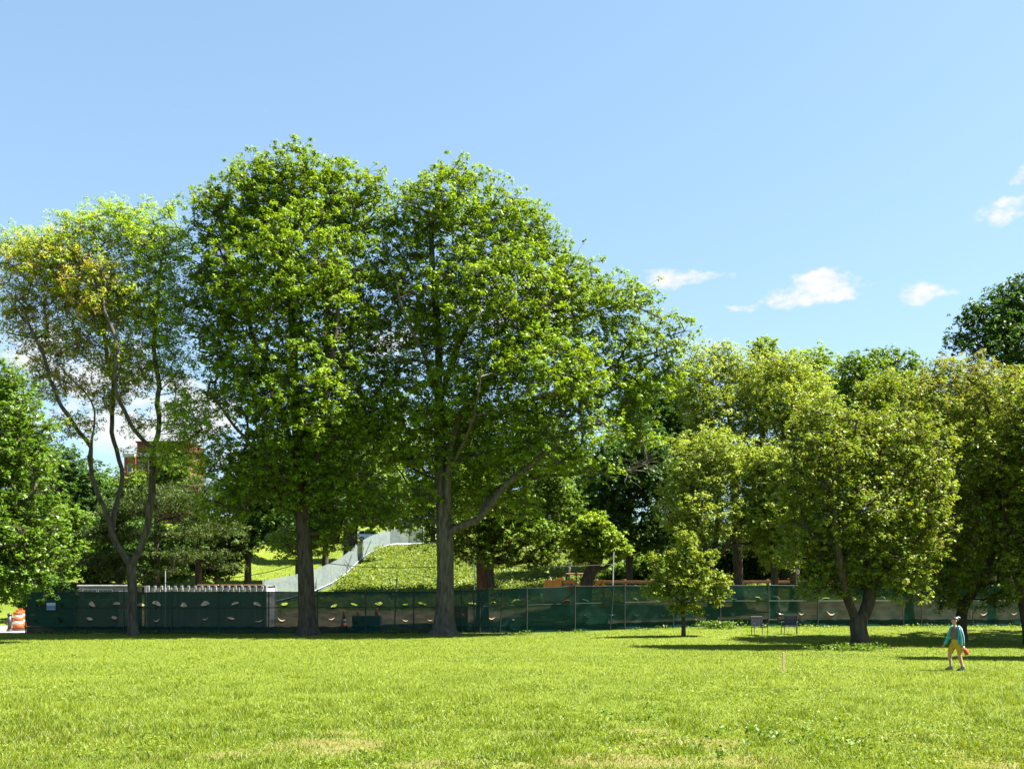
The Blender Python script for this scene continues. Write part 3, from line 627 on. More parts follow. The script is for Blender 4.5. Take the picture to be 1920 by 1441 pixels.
def bgtree(name, label, px, Y, lobes, leaf, r=.3, clumps=260, lsize=.22, crad=1.1, seed=20, bark=BARK_D, top=None, per=11, tufts=8, group=None, lean=0, trunk=None, **kw):
    bx = PX(px, Y); bz = h1(bx, Y); pyb = HZ - (bz - CH) / Y * F
    t = top or min(l[1] for l in lobes) + 20
    lm = trunk or [[(px, pyb), (px + lean * .3, pyb * .7 + t * .3), (px + lean * .7, pyb * .4 + t * .6), (px + lean, t)]]
    return tree(name, label, (bx, Y), lm, lobes, r, leaf, lsize, clumps, crad, tufts, per, kw.pop('trad', .33), bark, seed=seed, twigs=False, step=1.0, tri=True, **kw)
bgtree('woodland_tree', 'round yellow-green treetop poking highest above the woodland skyline', 1430, 112, [(1432, 655, 34, 30), (1440, 720, 60, 50)], L_BRIGHT, clumps=170, seed=21, crad=1.2, lsize=.26)
bgtree('woodland_tree', 'light green woodland tree on the skyline right of the pale lindens', 1525, 104, [(1520, 690, 60, 50), (1560, 740, 50, 60), (1500, 780, 60, 70), (1550, 850, 60, 80)], L_BRIGHT, clumps=330, seed=22, lsize=.24)
bgtree('woodland_tree', 'mid green woodland tree on the skyline between the light and bronze crowns', 1600, 98, [(1610, 700, 60, 52), (1640, 750, 60, 60), (1590, 770, 50, 70), (1620, 850, 70, 80)], L_MID, clumps=340, seed=23, lsize=.24)
bgtree('woodland_tree', 'darker flat-topped woodland tree on the skyline left of the tall dark tree', 1690, 104, [(1660, 680, 45, 32), (1700, 685, 40, 34), (1690, 740, 70, 60), (1700, 830, 70, 80)], L_MID, clumps=320, seed=24, lsize=.24)
bgtree('woodland_tree', 'tall dark green tree towering over the right edge of the woodland', 1890, 88, [(1905, 570, 70, 62), (1840, 620, 60, 60, -1), (1960, 560, 80, 80), (1880, 660, 90, 60, -2), (1800, 640, 35, 38), (1970, 680, 90, 80), (1860, 760, 80, 60)], L_DARK, r=.5, clumps=520, seed=25, lsize=.24, crad=1.15)
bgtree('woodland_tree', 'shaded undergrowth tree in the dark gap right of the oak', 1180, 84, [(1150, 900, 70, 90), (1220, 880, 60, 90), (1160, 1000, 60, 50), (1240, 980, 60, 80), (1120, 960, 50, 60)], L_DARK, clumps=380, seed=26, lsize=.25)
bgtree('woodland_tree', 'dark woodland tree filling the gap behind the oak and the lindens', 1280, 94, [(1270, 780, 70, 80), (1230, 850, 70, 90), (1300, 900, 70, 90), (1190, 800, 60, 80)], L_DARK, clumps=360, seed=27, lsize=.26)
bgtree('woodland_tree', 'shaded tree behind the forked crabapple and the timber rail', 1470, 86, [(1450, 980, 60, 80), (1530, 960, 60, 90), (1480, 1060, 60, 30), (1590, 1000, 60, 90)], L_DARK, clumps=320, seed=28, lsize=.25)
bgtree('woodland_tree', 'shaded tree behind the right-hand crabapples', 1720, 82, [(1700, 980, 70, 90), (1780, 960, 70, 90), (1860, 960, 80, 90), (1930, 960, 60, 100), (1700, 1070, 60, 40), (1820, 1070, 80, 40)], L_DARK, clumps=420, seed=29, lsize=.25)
bgtree('woodland_tree', 'broad spreading tree behind the oak, reddish trunk above the fence', 904, 72, [(890, 990, 70, 55), (960, 940, 80, 60), (1000, 1000, 80, 50, -1), (930, 1040, 60, 28, -1), (870, 1030, 40, 30), (1010, 1045, 50, 22, -1), (1060, 950, 50, 50), (1050, 1020, 35, 25), (1020, 890, 60, 50)], L_MID, r=.42, clumps=380, seed=30, lsize=.19, crad=.8, bark=BARK_R, trad=.26)
bgtree('woodland_tree', 'small bright leaning tree above the orange machine', 1098, 69.3, [(1112, 985, 34, 28), (1085, 1010, 30, 28), (1130, 1010, 40, 26), (1150, 1030, 34, 18), (1100, 1040, 40, 18)], L_BRIGHT, r=.42, clumps=150, seed=31, lsize=.19, crad=.65, trad=.24,
       trunk=[[(1098, 1130), (1099, 1098), (1108, 1072), (1122, 1045), (1126, 1010)], [(1108, 1072), (1135, 1062, .5), (1160, 1045, .8)]], bark=BARK_D)
bgtree('woodland_tree', 'hilltop tree with thick dark trunk beside the pale hill fence', 657, 112, [(640, 930, 80, 48), (710, 900, 60, 60), (590, 900, 60, 50), (730, 940, 60, 30), (660, 870, 70, 50), (690, 970, 70, 22)], L_MID, r=.75, clumps=360, seed=32, lsize=.26, crad=1.2)
bgtree('woodland_tree', 'yellow-green treetop glowing between the maple and the oak', 735, 137, [(735, 770, 38, 42), (720, 840, 60, 60), (770, 850, 60, 60), (740, 920, 70, 50)], L_BRIGHT, clumps=260, seed=33, lsize=.32, crad=1.5, trad=.44)
bgtree('woodland_tree', 'deep green tree behind the oak trunk at the top of the bank', 812, 136, [(800, 950, 60, 60), (850, 900, 70, 70), (800, 990, 40, 24), (880, 960, 60, 40)], L_MID, clumps=260, seed=34, lsize=.26)
bgtree('woodland_tree', 'leafy tree with light green crown in front of the brick building', 225, 96, [(205, 930, 50, 60), (235, 925, 34, 36), (285, 915, 50, 40), (335, 885, 50, 44), (180, 1000, 60, 60), (260, 1000, 60, 60)], L_MID, clumps=340, seed=35, lsize=.24)
def yew(px, Y, label, lobes, seed, tr):
    bgtree('yew_tree', label, px, Y, lobes, L_YEW, r=.22, clumps=150, seed=seed, lsize=.16, crad=.85, trunk=tr, flat=.28, per=14, trad=.3, aspect=.35)
yew(294, 67, 'dark evergreen with level boughs right of the locust trunk, behind the container', [(300, 940, 90, 40), (320, 1000, 90, 22), (300, 1040, 100, 18), (280, 1070, 90, 12)], 36, [[(294, 1130), (294, 1050), (293, 970), (292, 910)]])
yew(222, 68, 'dark evergreen with drooping boughs left of the locust trunk', [(210, 1000, 70, 26), (190, 1050, 70, 18), (220, 1080, 60, 12), (220, 960, 50, 30)], 37, [[(226, 1130), (222, 1050), (220, 980), (220, 940)]])
yew(372, 70, 'dark evergreen with dense shelves of foliage left of the maple', [(370, 930, 60, 40), (390, 990, 80, 26), (370, 1040, 80, 18), (420, 1060, 50, 14)], 38, [[(372, 1130), (372, 1050), (370, 960), (370, 900)]])
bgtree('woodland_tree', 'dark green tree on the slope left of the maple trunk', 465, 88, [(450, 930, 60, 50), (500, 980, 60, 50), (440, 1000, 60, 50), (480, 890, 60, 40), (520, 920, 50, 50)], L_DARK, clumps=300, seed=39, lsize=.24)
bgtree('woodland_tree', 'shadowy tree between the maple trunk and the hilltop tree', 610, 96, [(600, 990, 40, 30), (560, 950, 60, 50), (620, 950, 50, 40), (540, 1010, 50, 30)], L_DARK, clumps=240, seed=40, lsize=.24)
bgtree('woodland_tree', 'far tree at the left edge behind the bright green boughs', 60, 92, [(60, 930, 80, 80), (10, 1000, 80, 80), (120, 960, 60, 80), (-60, 960, 90, 100), (150, 900, 36, 40)], L_MID, clumps=280, seed=41, lsize=.26)
# two neighbours just right of the frame, whose shade falls into it
tree('park_tree', 'lawn tree outside the right edge whose narrow shade crosses the grass behind the person', (25.2, 37.6),
     [[(2211, 1234), (2211, 1100), (2208, 950), (2210, 800)]], [(2150, 900, 90, 90, 0, 1.4), (2260, 900, 110, 90, 0, 1.4), (2200, 740, 110, 90, 0, 1.3), (2120, 700, 60, 60, 0, 1.2), (2140, 1010, 80, 50, 0, 1.3)], .3, L_CRAB, .15, 220, .7, 8, 11, .24, BARK_D, seed=42, twigs=False)
tree('park_tree', 'lawn tree outside the right edge shading the far right grass', (31.0, 50.0),
     [[(2117, 1192), (2117, 1100), (2115, 950), (2112, 800)]], [(2090, 850, 100, 120, -2, 5), (2200, 880, 150, 130, 0, 7), (2150, 740, 130, 90, 0, 6), (2060, 980, 70, 70, 0, 5), (2280, 860, 110, 120, -2, 6)], .35, L_CRAB, .22, 420, .9, 8, 11, .28, BARK_D, seed=43, twigs=False)

# --- undergrowth and hilltop woods that close the view under the crowns
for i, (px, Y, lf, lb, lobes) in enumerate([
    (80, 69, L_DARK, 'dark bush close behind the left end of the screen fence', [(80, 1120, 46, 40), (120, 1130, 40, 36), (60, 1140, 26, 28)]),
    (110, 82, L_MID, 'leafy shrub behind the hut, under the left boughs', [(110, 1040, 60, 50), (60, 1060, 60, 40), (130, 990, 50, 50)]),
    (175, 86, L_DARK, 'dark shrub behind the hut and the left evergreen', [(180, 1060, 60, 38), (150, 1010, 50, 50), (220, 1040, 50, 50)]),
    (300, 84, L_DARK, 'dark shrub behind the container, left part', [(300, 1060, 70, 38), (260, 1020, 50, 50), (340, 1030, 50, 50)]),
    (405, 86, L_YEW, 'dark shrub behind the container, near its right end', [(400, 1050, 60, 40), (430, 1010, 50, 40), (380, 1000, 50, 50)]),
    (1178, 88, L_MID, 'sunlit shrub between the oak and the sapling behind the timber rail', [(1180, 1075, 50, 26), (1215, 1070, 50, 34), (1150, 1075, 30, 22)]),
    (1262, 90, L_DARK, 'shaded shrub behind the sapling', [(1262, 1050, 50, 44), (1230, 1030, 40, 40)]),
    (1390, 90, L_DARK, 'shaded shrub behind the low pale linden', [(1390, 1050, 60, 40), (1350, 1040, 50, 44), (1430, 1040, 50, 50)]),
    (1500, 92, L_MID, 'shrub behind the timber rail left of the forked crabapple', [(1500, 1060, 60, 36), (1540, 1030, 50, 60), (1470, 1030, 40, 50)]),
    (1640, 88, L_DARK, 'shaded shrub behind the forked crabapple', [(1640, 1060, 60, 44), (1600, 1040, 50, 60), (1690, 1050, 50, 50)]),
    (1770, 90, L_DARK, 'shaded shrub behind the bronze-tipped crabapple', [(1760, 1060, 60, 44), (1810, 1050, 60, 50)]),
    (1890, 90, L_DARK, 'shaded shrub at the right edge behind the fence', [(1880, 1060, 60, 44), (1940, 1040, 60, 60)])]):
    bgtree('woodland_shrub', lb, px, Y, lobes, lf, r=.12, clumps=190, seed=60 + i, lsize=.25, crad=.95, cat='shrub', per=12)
for i, (px, Y, lf, lb, lobes) in enumerate([
    (540, 128, L_MID, 'hilltop tree seen between the maple trunk and the left slope', [(520, 990, 60, 36), (560, 980, 50, 40), (490, 970, 50, 40), (540, 940, 60, 50)]),
    (625, 150, L_DARK, 'far hilltop tree left of the white car', [(620, 960, 60, 40), (580, 960, 50, 40), (610, 910, 60, 50)]),
    (745, 152, L_MID, 'far hilltop tree right of the white car', [(745, 950, 60, 36), (700, 930, 60, 46), (780, 960, 40, 30)]),
    (860, 142, L_DARK, 'far hilltop tree behind the oak fork', [(850, 960, 60, 50), (900, 940, 60, 60), (820, 930, 50, 50)]),
    (985, 140, L_MID, 'far hilltop tree right of the oak trunk', [(980, 970, 70, 50), (1040, 950, 60, 60), (940, 980, 50, 40)]),
    (1100, 130, L_DARK, 'far dark tree in the gap behind the small bright tree', [(1100, 950, 60, 70), (1060, 900, 60, 60), (1150, 970, 50, 60)])]):
    bgtree('woodland_tree', lb, px, Y, lobes, lf, r=.3, clumps=200, seed=80 + i, lsize=.30, crad=1.5, trad=.42)

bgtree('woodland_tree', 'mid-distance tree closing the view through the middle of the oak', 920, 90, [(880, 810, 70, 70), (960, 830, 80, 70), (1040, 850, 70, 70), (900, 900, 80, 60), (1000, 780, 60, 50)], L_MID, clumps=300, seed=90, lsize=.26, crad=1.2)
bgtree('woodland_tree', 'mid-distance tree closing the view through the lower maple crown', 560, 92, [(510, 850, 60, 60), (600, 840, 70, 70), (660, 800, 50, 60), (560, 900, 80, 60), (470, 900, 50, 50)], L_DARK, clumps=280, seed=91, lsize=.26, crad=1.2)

bgtree('woodland_tree', 'dark green tree rising behind the locust stems left of the brick building', 125, 90, [(110, 880, 55, 60), (165, 920, 46, 60), (60, 870, 55, 60), (130, 960, 70, 60)], L_DARK, clumps=230, seed=92, lsize=.25, crad=1.1)
bgtree('woodland_tree', 'leafy green tree tucked under the right end of the oak crown', 1232, 97, [(1210, 750, 55, 60), (1255, 800, 46, 60), (1185, 830, 50, 46), (1270, 730, 36, 40)], L_OAK, r=.2, clumps=230, seed=93, lsize=.26, crad=1.2)
rng = np.random.default_rng(2024); random.seed(5)
# ------------------------------------------------------------------ more materials
POST = simple('dark_post_paint', (.012, .020, .019), (.022, .032, .030), 9, .5, .3)
GALV = simple('galvanised_steel', (.42, .44, .45), (.30, .32, .33), 12, .45, .4, .5)
BLACK = simple('black_metal', (.018, .018, .022), (.03, .03, .036), 12, .42, .5)
STRAP = simple('dark_strap', (.018, .018, .026), (.04, .04, .052), 16, .4, .35)
WHITE = simple('white_paint', (.50, .51, .53), (.40, .41, .43), 5, .5, .4)
GREYW = simple('grey_white_steel', (.40, .41, .42), (.26, .27, .28), 3, .5, .4, stretch=(1, 1, .2))
ORANGE = simple('safety_orange', (.46, .085, .016), (.38, .07, .013), 5, .45, .4)
REFL = simple('white_reflective_band', (.55, .53, .50), (.48, .46, .43), 5, .35, .5)
YELLOW = simple('machine_yellow', (.56, .235, .022), (.47, .19, .018), 5, .4, .5)
GLASS = simple('dark_glass', (.02, .025, .03), (.03, .035, .04), 3, .08, .8)
WOOD = simple('weathered_timber', (.26, .14, .08), (.19, .10, .055), 6, .8, .1, stretch=(.2, 1, 1))
STAKE = simple('stake_wood', (.45, .33, .18), (.34, .24, .13), 9, .8, .1)
BRICK = simple('red_brick', (.22, .05, .045), (.16, .038, .034), 3, .85, .1)
BRICK2 = simple('dark_red_brick', (.11, .042, .032), (.08, .032, .025), 3, .85, .1)
PALE = simple('pale_stone', (.42, .38, .32), (.32, .29, .25), 3, .8, .1)
ROPE = simple('dark_cable', (.03, .032, .028), (.05, .05, .045), 20, .7, .2)
DIRTG = simple('dark_green_steel', (.018, .035, .028), (.03, .05, .04), 4, .5, .3)
CARW = simple('white_car_paint', (.78, .78, .78), (.74, .74, .74), 2, .25, .6)
CARD = simple('charcoal_car_paint', (.035, .035, .038), (.05, .05, .053), 2, .25, .6)
RUBBER = simple('rubber', (.02, .02, .02), (.03, .03, .03), 9, .85, .1)
PAVE = simple('pale_path', (.36, .30, .24), (.28, .23, .18), 2.5, .9, .1)
MULCH = simple('bare_pinkish_soil', (.36, .25, .19), (.27, .18, .13), 3, .95, .05, bump=.4)
BLUE = simple('blue_foil', (.02, .22, .55), (.01, .12, .35), 6, .25, .7, .3)
TEALF = simple('green_foil', (.02, .22, .14), (.01, .14, .10), 6, .25, .7, .3)
SIGNB = simple('blue_print', (.16, .24, .50), (.14, .21, .44), 8, .6, .2)
SIGNW = simple('pale_print', (.50, .56, .66), (.46, .52, .62), 8, .6, .2)

def screenmat(name, c1, c2, alpha, trans):
    m, nt, out = mat_base(name); L = nt.links.new
    col, n = noise_mix(nt, c1, c2, 1.6, 5, stretch=(1, 1, 2.2), contrast=(.3, .7))
    d = N(nt, 'ShaderNodeBsdfDiffuse'); L(col, d.inputs[0]); t = N(nt, 'ShaderNodeBsdfTranslucent'); L(col, t.inputs[0])
    ms = N(nt, 'ShaderNodeMixShader'); ms.inputs[0].default_value = trans; L(d.outputs[0], ms.inputs[1]); L(t.outputs[0], ms.inputs[2])
    # an open weave: part of every bit of cloth is holes
    tr = N(nt, 'ShaderNodeBsdfTransparent'); m2 = N(nt, 'ShaderNodeMixShader'); mr = N(nt, 'ShaderNodeMapRange')
    mr.inputs[3].default_value = alpha - .07; mr.inputs[4].default_value = alpha + .05; L(n, mr.inputs[0]); L(mr.outputs[0], m2.inputs[0])
    L(tr.outputs[0], m2.inputs[1]); L(ms.outputs[0], m2.inputs[2]); L(m2.outputs[0], out.inputs[0]); return m
SCREEN = screenmat('green_screen_cloth', (.014, .044, .036), (.020, .057, .048), .962, .30)
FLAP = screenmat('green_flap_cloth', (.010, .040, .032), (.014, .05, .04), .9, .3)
PALECL = screenmat('pale_screen_cloth', (.135, .165, .16), (.18, .21, .21), .90, .3)

# ------------------------------------------------------------------ paths and soil at the left
def sheet(name, poly, mat, lift, nx=24, ny=10):
    """a strip of ground cover lying on the terrain: poly = x0,x1,y0,y1"""
    x0, x1, y0, y1 = poly; xs = np.linspace(x0, x1, nx); ys = np.linspace(y0, y1, ny); gx, gy = np.meshgrid(xs, ys)
    V = np.stack([gx, gy, H(gx, gy) + lift], -1).reshape(-1, 3); i = np.arange(nx * ny).reshape(ny, nx)
    Fc = np.stack([i[:-1, :-1], i[:-1, 1:], i[1:, 1:], i[1:, :-1]], -1).reshape(-1, 4); return link(name, np_mesh(name, V, Fc, True), mat, kind='structure')
sheet('footpath', (-60, -28.6, 60.2, 63.2), PAVE, .012, 40, 8)
sheet('soil_bank', (-60, -29.2, 63.3, 66.6), MULCH, .012, 40, 8)

# ------------------------------------------------------------------ green screen fence
FPX = [50, 142, 234, 323, 413, 505, 596, 686, 776, 866, 900, 988, 1078, 1171, 1262, 1350, 1440, 1532, 1624, 1726, 1822, 1930]
def fence_xy(px):
    # Y = 59.6 + .03 X on the ray of this column
    u = (px - 960) / F; Y = 59.6 / (1 - .03 * u); return u * Y, Y
TOPY = lambda px: np.interp(px, [50, 142, 800, 870, 1000, 1090, 1350, 1930], [1109, 1108.5, 1108, 1106, 1101, 1097.5, 1096, 1096])
fx0, fy0 = fence_xy(FPX[0]); forg = np.array([fx0, fy0, h1(fx0, fy0)])
fence = empty('screen_fence', forg, 'long dark green mesh screen fence with cut vent slits behind the lawn trees', 'fence')
def hole_poly(kind, w, h):
    t = np.linspace(-1, 1, 7); arc = 1 - t * t; x = t * w / 2
    if kind == 'lens': up, lo = arc * h * .55, -arc * h * .55
    elif kind == 'moon': up, lo = arc * h * .9, -arc * h * .25
    elif kind == 'smile': up, lo = -arc * h * .75 + .0, -arc * h * 1.25
    else: up, lo = arc * h * 1.15, arc * h * .70
    tl = random.uniform(-.38, .38); lo[0] = up[0]; lo[-1] = up[-1]
    pts = [(x[i], lo[i] + tl * x[i]) for i in range(7)] + [(x[i], up[i] + tl * x[i]) for i in range(5, 0, -1)]
    low = [(x[i], lo[i] + tl * x[i]) for i in range(7)]
    return pts, low
def inside(px, py, poly):
    c = False; n = len(poly)
    for i in range(n):
        (x1, y1), (x2, y2) = poly[i], poly[i - 1]
        if (y1 > py) != (y2 > py) and px < (x2 - x1) * (py - y1) / (y2 - y1) + x1: c = not c
    return c
for pi in range(len(FPX) - 1):
    pa, pb = FPX[pi], FPX[pi + 1]; (xa, ya), (xb, yb) = fence_xy(pa), fence_xy(pb); W = math.hypot(xb - xa, yb - ya)
    za, zb = h1(xa, ya), h1(xb, yb); ta, tb = PZ(TOPY(pa), ya), PZ(TOPY(pb), yb); sag = random.uniform(.01, .05); Hm = ((ta - za) + (tb - zb)) / 2
    def to3(s, t, push=0.):
        f = s / W; zb_ = za + (zb - za) * f + .03; zt = ta + (tb - ta) * f - sag * math.sin(math.pi * f)
        bil = .05 * math.sin(math.pi * f) * math.sin(math.pi * min(1, t / Hm)) * bsgn + .012 * math.sin(s * 5 + pi) * math.cos(t * 4)
        return (xa + (xb - xa) * f, ya + (yb - ya) * f + bil + push, zb_ + (zt - zb_) * t / Hm)
    bsgn = random.choice((-1, 1, 1)); holes = []; lows = []
    npairs = 2 if W > 2 else 1
    for row, tf in ((0, .685), (1, .35)):
        for k in range(npairs):
            if random.random() < (.10, .2)[row]: continue
            s = W * ((k + .5) / npairs) + random.uniform(-.26, .26)
            if row == 0: kind = 'moon' if pa < 500 else ('lens' if pa < 900 else 'frown')
            else: kind = 'smile' if pa > 500 else random.choice(('lens', 'smile'))
            w = random.uniform(.36, .62) if row == 0 else random.uniform(.30, .56); h = {'moon': .24, 'lens': .18, 'frown': .15, 'smile': .17}[kind] * random.uniform(.45, 1.1); tf = (.685, .35)[row] + random.uniform(-.03, .03)
            if pa > 990 and row == 0 and random.random() < .25: kind = 'lens'
            pl, lo = hole_poly(kind, w, h); holes.append([(x + s, y + Hm * tf) for x, y in pl]); lows.append([(x + s, y + Hm * tf) for x, y in lo])
    rects = []
    if pa == 866 or pa == 776:      # square cut beside the oak trunk
        s0, s1 = ((848 - pa) / (pb - pa) * W, min(W - .03, (874 - pa) / (pb - pa) * W)) if pa == 776 else (.04, .26)
        s0 = min(s0, s1 - .1); rects.append([(s0, Hm * .355), (s1, Hm * .355), (s1, Hm * .585), (s0, Hm * .585)])
        holes = [q for q in holes if max(p[0] for p in q) < s0 - .03 or min(p[0] for p in q) > s1 + .03]; lows = [q for q in lows if max(p[0] for p in q) < s0 - .03 or min(p[0] for p in q) > s1 + .03]
    pts = []; edges = []
    nb = max(3, int(W / .35)); nh = 7
    outer = [(W * i / nb, 0) for i in range(nb)] + [(W, Hm * i / nh) for i in range(nh)] + [(W - W * i / nb, Hm) for i in range(nb)] + [(0, Hm - Hm * i / nh) for i in range(nh)]
    pts += outer; edges += [(i, (i + 1) % len(outer)) for i in range(len(outer))]
    allh = holes + rects
    for q in allh:
        b = len(pts); pts += q; edges += [(b + i, b + (i + 1) % len(q)) for i in range(len(q))]
    for i in range(1, nb):
        for j in range(1, nh):
            p = (W * i / nb, Hm * j / nh)
            if not any(min(a for a, _ in q) - .04 < p[0] < max(a for a, _ in q) + .04 and min(c for _, c in q) - .04 < p[1] < max(c for _, c in q) + .04 for q in allh): pts.append(p)
    vv, ee, ff, _, _, _ = delaunay_2d_cdt([Vector(p) for p in pts], edges, [], 0, 1e-5)
    keep = []
    for f in ff:
        c = sum((vv[i] for i in f), Vector((0, 0))) / len(f)
        if not any(inside(c.x, c.y, q) for q in allh): keep.append(f)
    mb = MB(forg); mb.add([to3(v.x, v.y) for v in vv], keep); pan = mb.build('screen_panel', SCREEN, fence, True)
    for lo in lows:                 # the cut tongue of cloth hangs out of its slit
        f1 = MB(forg); n = len(lo); out = random.uniform(.06, .14); dn = random.uniform(.05, .12); vs = []
        for r in range(3):
            for i, (s, t) in enumerate(lo):
                k = 1 - (2 * i / (n - 1) - 1) ** 2; vs.append(to3(s, t - dn * k * (0, .35, 1.)[r] + .004 * (r == 0), -out * k * (0.03, .8, 1.)[r]))
        f1.add(vs, [(r * n + i, r * n + i + 1, (r + 1) * n + i + 1, (r + 1) * n + i) for r in range(2) for i in range(n - 1)]); f1.build('vent_flap', FLAP, pan, True)
    sk = MB(forg); m = 8; vs = []  # added cloth strip that imitates the dark shade low behind the screen
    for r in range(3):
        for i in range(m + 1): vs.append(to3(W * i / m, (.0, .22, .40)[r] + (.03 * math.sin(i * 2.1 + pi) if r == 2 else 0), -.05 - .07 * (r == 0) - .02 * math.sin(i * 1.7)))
    sk.add(vs, [(r * (m + 1) + i, r * (m + 1) + i + 1, (r + 1) * (m + 1) + i + 1, (r + 1) * (m + 1) + i) for r in range(2) for i in range(m)]); sk.build('shade_strip', FLAP, fence, True)
    # rails stand on the park side of the cloth
    MB(forg).tube([to3(0, Hm * .615, -.10), to3(W, Hm * .615, -.10)], .024, 6).build('rail', POST, fence)
    MB(forg).tube([to3(0, Hm * .995, -.09), to3(W * .5, Hm * .995, -.09), to3(W, Hm * .995, -.09)], .022, 6).build('top_rail', POST, fence)
for px in FPX:
    x, y = fence_xy(px); z = h1(x, y); MB(forg).tube([(x, y - .13, z - .1), (x, y - .13, PZ(TOPY(px), y) + random.uniform(.0, .14))], .036, 8).build('post', POST, fence)
for px, lean in ((940, .1), (1147, .12), (1690, -.12), (889, -.05)):
    x, y = fence_xy(px); z = h1(x, y); MB(forg).tube([(x - lean, y - .12, z - .1), (x + lean, y - .12, PZ(TOPY(px), y) + .05)], .03, 8).build('brace_post', POST, fence)
# little blue notice hung on the cloth
x, y = fence_xy(98); ns = empty('notice_sign', (x, y - .16, PZ(1136, y) - .0), 'small blue and white notice hung on the dark fence near its left end', 'sign')
MB().box((0, 0, 0), (.52, .012, .42), bev=.004).build('sign_board', SIGNW, ns); MB().box((0, -.012, -.06), (.50, .006, .22)).build('blue_band', SIGNB, ns)

# ------------------------------------------------------------------ pale fence climbing the hill
HP = [(-20.5, 82), (-19.2, 86), (-18, 90), (-17.2, 94.5), (-16.8, 99), (-16.9, 104), (-17.1, 109), (-17.2, 114), (-17.0, 119), (-16.5, 124), (-15.8, 128.5), (-13.4, 130), (-11.6, 130.5)]
ho = np.array([HP[0][0], HP[0][1], h1(*HP[0])]); hf = empty('hill_fence', ho, 'pale grey-green cloth fence with white bottom rail climbing the grassy bank', 'fence')
for i, (x, y) in enumerate(HP):
    z = h1(x, y); MB(ho).tube([(x, y - .04, z - .1), (x, y - .04, z + 2.36)], .045, 7).build('post', POST if i % 2 else GALV, hf)
    if i == 0: continue
    a, b = HP[i - 1], HP[i]; vs = []; n = 6
    for r, t in enumerate((.06, 1.1, 2.25)):
        for k in range(n + 1):
            f = k / n; X, Yy = a[0] + (b[0] - a[0]) * f, a[1] + (b[1] - a[1]) * f; vs.append((X + .05 + .03 * math.sin(k * 2 + r), Yy, h1(X, Yy) + t))
    MB(ho).add(vs, [(r * (n + 1) + k, r * (n + 1) + k + 1, (r + 1) * (n + 1) + k + 1, (r + 1) * (n + 1) + k) for r in range(2) for k in range(n)]).build('screen_panel', PALECL, hf, True)
    MB(ho).tube([(a[0] + .12, a[1] - .06, h1(*a) + .34), (b[0] + .12, b[1] - .06, h1(*b) + .34)], .045, 6).build('rail', GALV, hf)
for (i, j) in ((4, 5), (5, 4), (7, 8)):
    a, b = HP[i], HP[j]; MB(ho).tube([(a[0] + .2, a[1], h1(*a) + .1), (b[0] + .2, b[1], h1(*b) + 1.8)], .03, 6).build('brace', POST, hf)

# ------------------------------------------------------------------ cables
def cable(pts, label, r=.022):
    o = np.array([pts[0][0], pts[0][1], h1(pts[0][0], pts[0][1])]); a = []
    for i in range(len(pts) - 1):
        p, q = np.array(pts[i]), np.array(pts[i + 1]); sg = .025 * np.linalg.norm(q - p)
        for t in np.linspace(0, 1, 10, endpoint=False): a.append(p + (q - p) * t - np.array([0, 0, sg * math.sin(math.pi * t)]))
    a.append(np.array(pts[-1])); c = MB(a[0]).tube(a, r, 6).build('cable', ROPE); c.location = tuple(a[0]); tag(c, label, 'cable', 'cables strung between the trunks')
cable([P(590, 1053, 57.1), P(816, 1062, 57.6)], 'dark cable sagging between the maple trunk and the oak trunk')
cable([P(560, 1056, 57.0), P(447, 1081, 58), P(264, 1092, 56.6)], 'dark cable running from the maple trunk left to the locust')
cable([P(850, 1051, 57.7), P(1149, 1057, 60.0)], 'thin cable running right from the oak trunk to a leaning pole')
def pole(px, y0, y1, Y, label, r=.03, lean=0, mat=GALV):
    x = PX(px, Y); z = h1(x, Y); o = MB((x, Y, z)); zt = PZ(y1, Y)
    o.tube([(x, Y, z - .1), (x + lean, Y, zt)], r, 8); o.tube([(x + lean, Y, zt), (x + lean, Y, zt + .03)], [r * 1.4, r * 1.4], 8)
    ob = o.build('pole', mat); ob.location = (x, Y, z); tag(ob, label, 'pole')
pole(1147, 0, 1035, 60.35, 'leaning metal pole rising above the fence right of the orange machine', .035, .12)
pole(890, 0, 1042, 60.0, 'thin metal pole rising above the fence just right of the oak trunk', .022, -.03)
pole(310, 0, 1070, 60.6, 'slim grey pole standing above the container roof', .03, 0)
pole(1068, 0, 1044, 71.0, 'pale pole standing behind the orange machine', .06, 0, WHITE)
pole(740, 0, 1082, 74, 'short green stake post standing in the weeds of the bank', .05, .18, DIRTG)

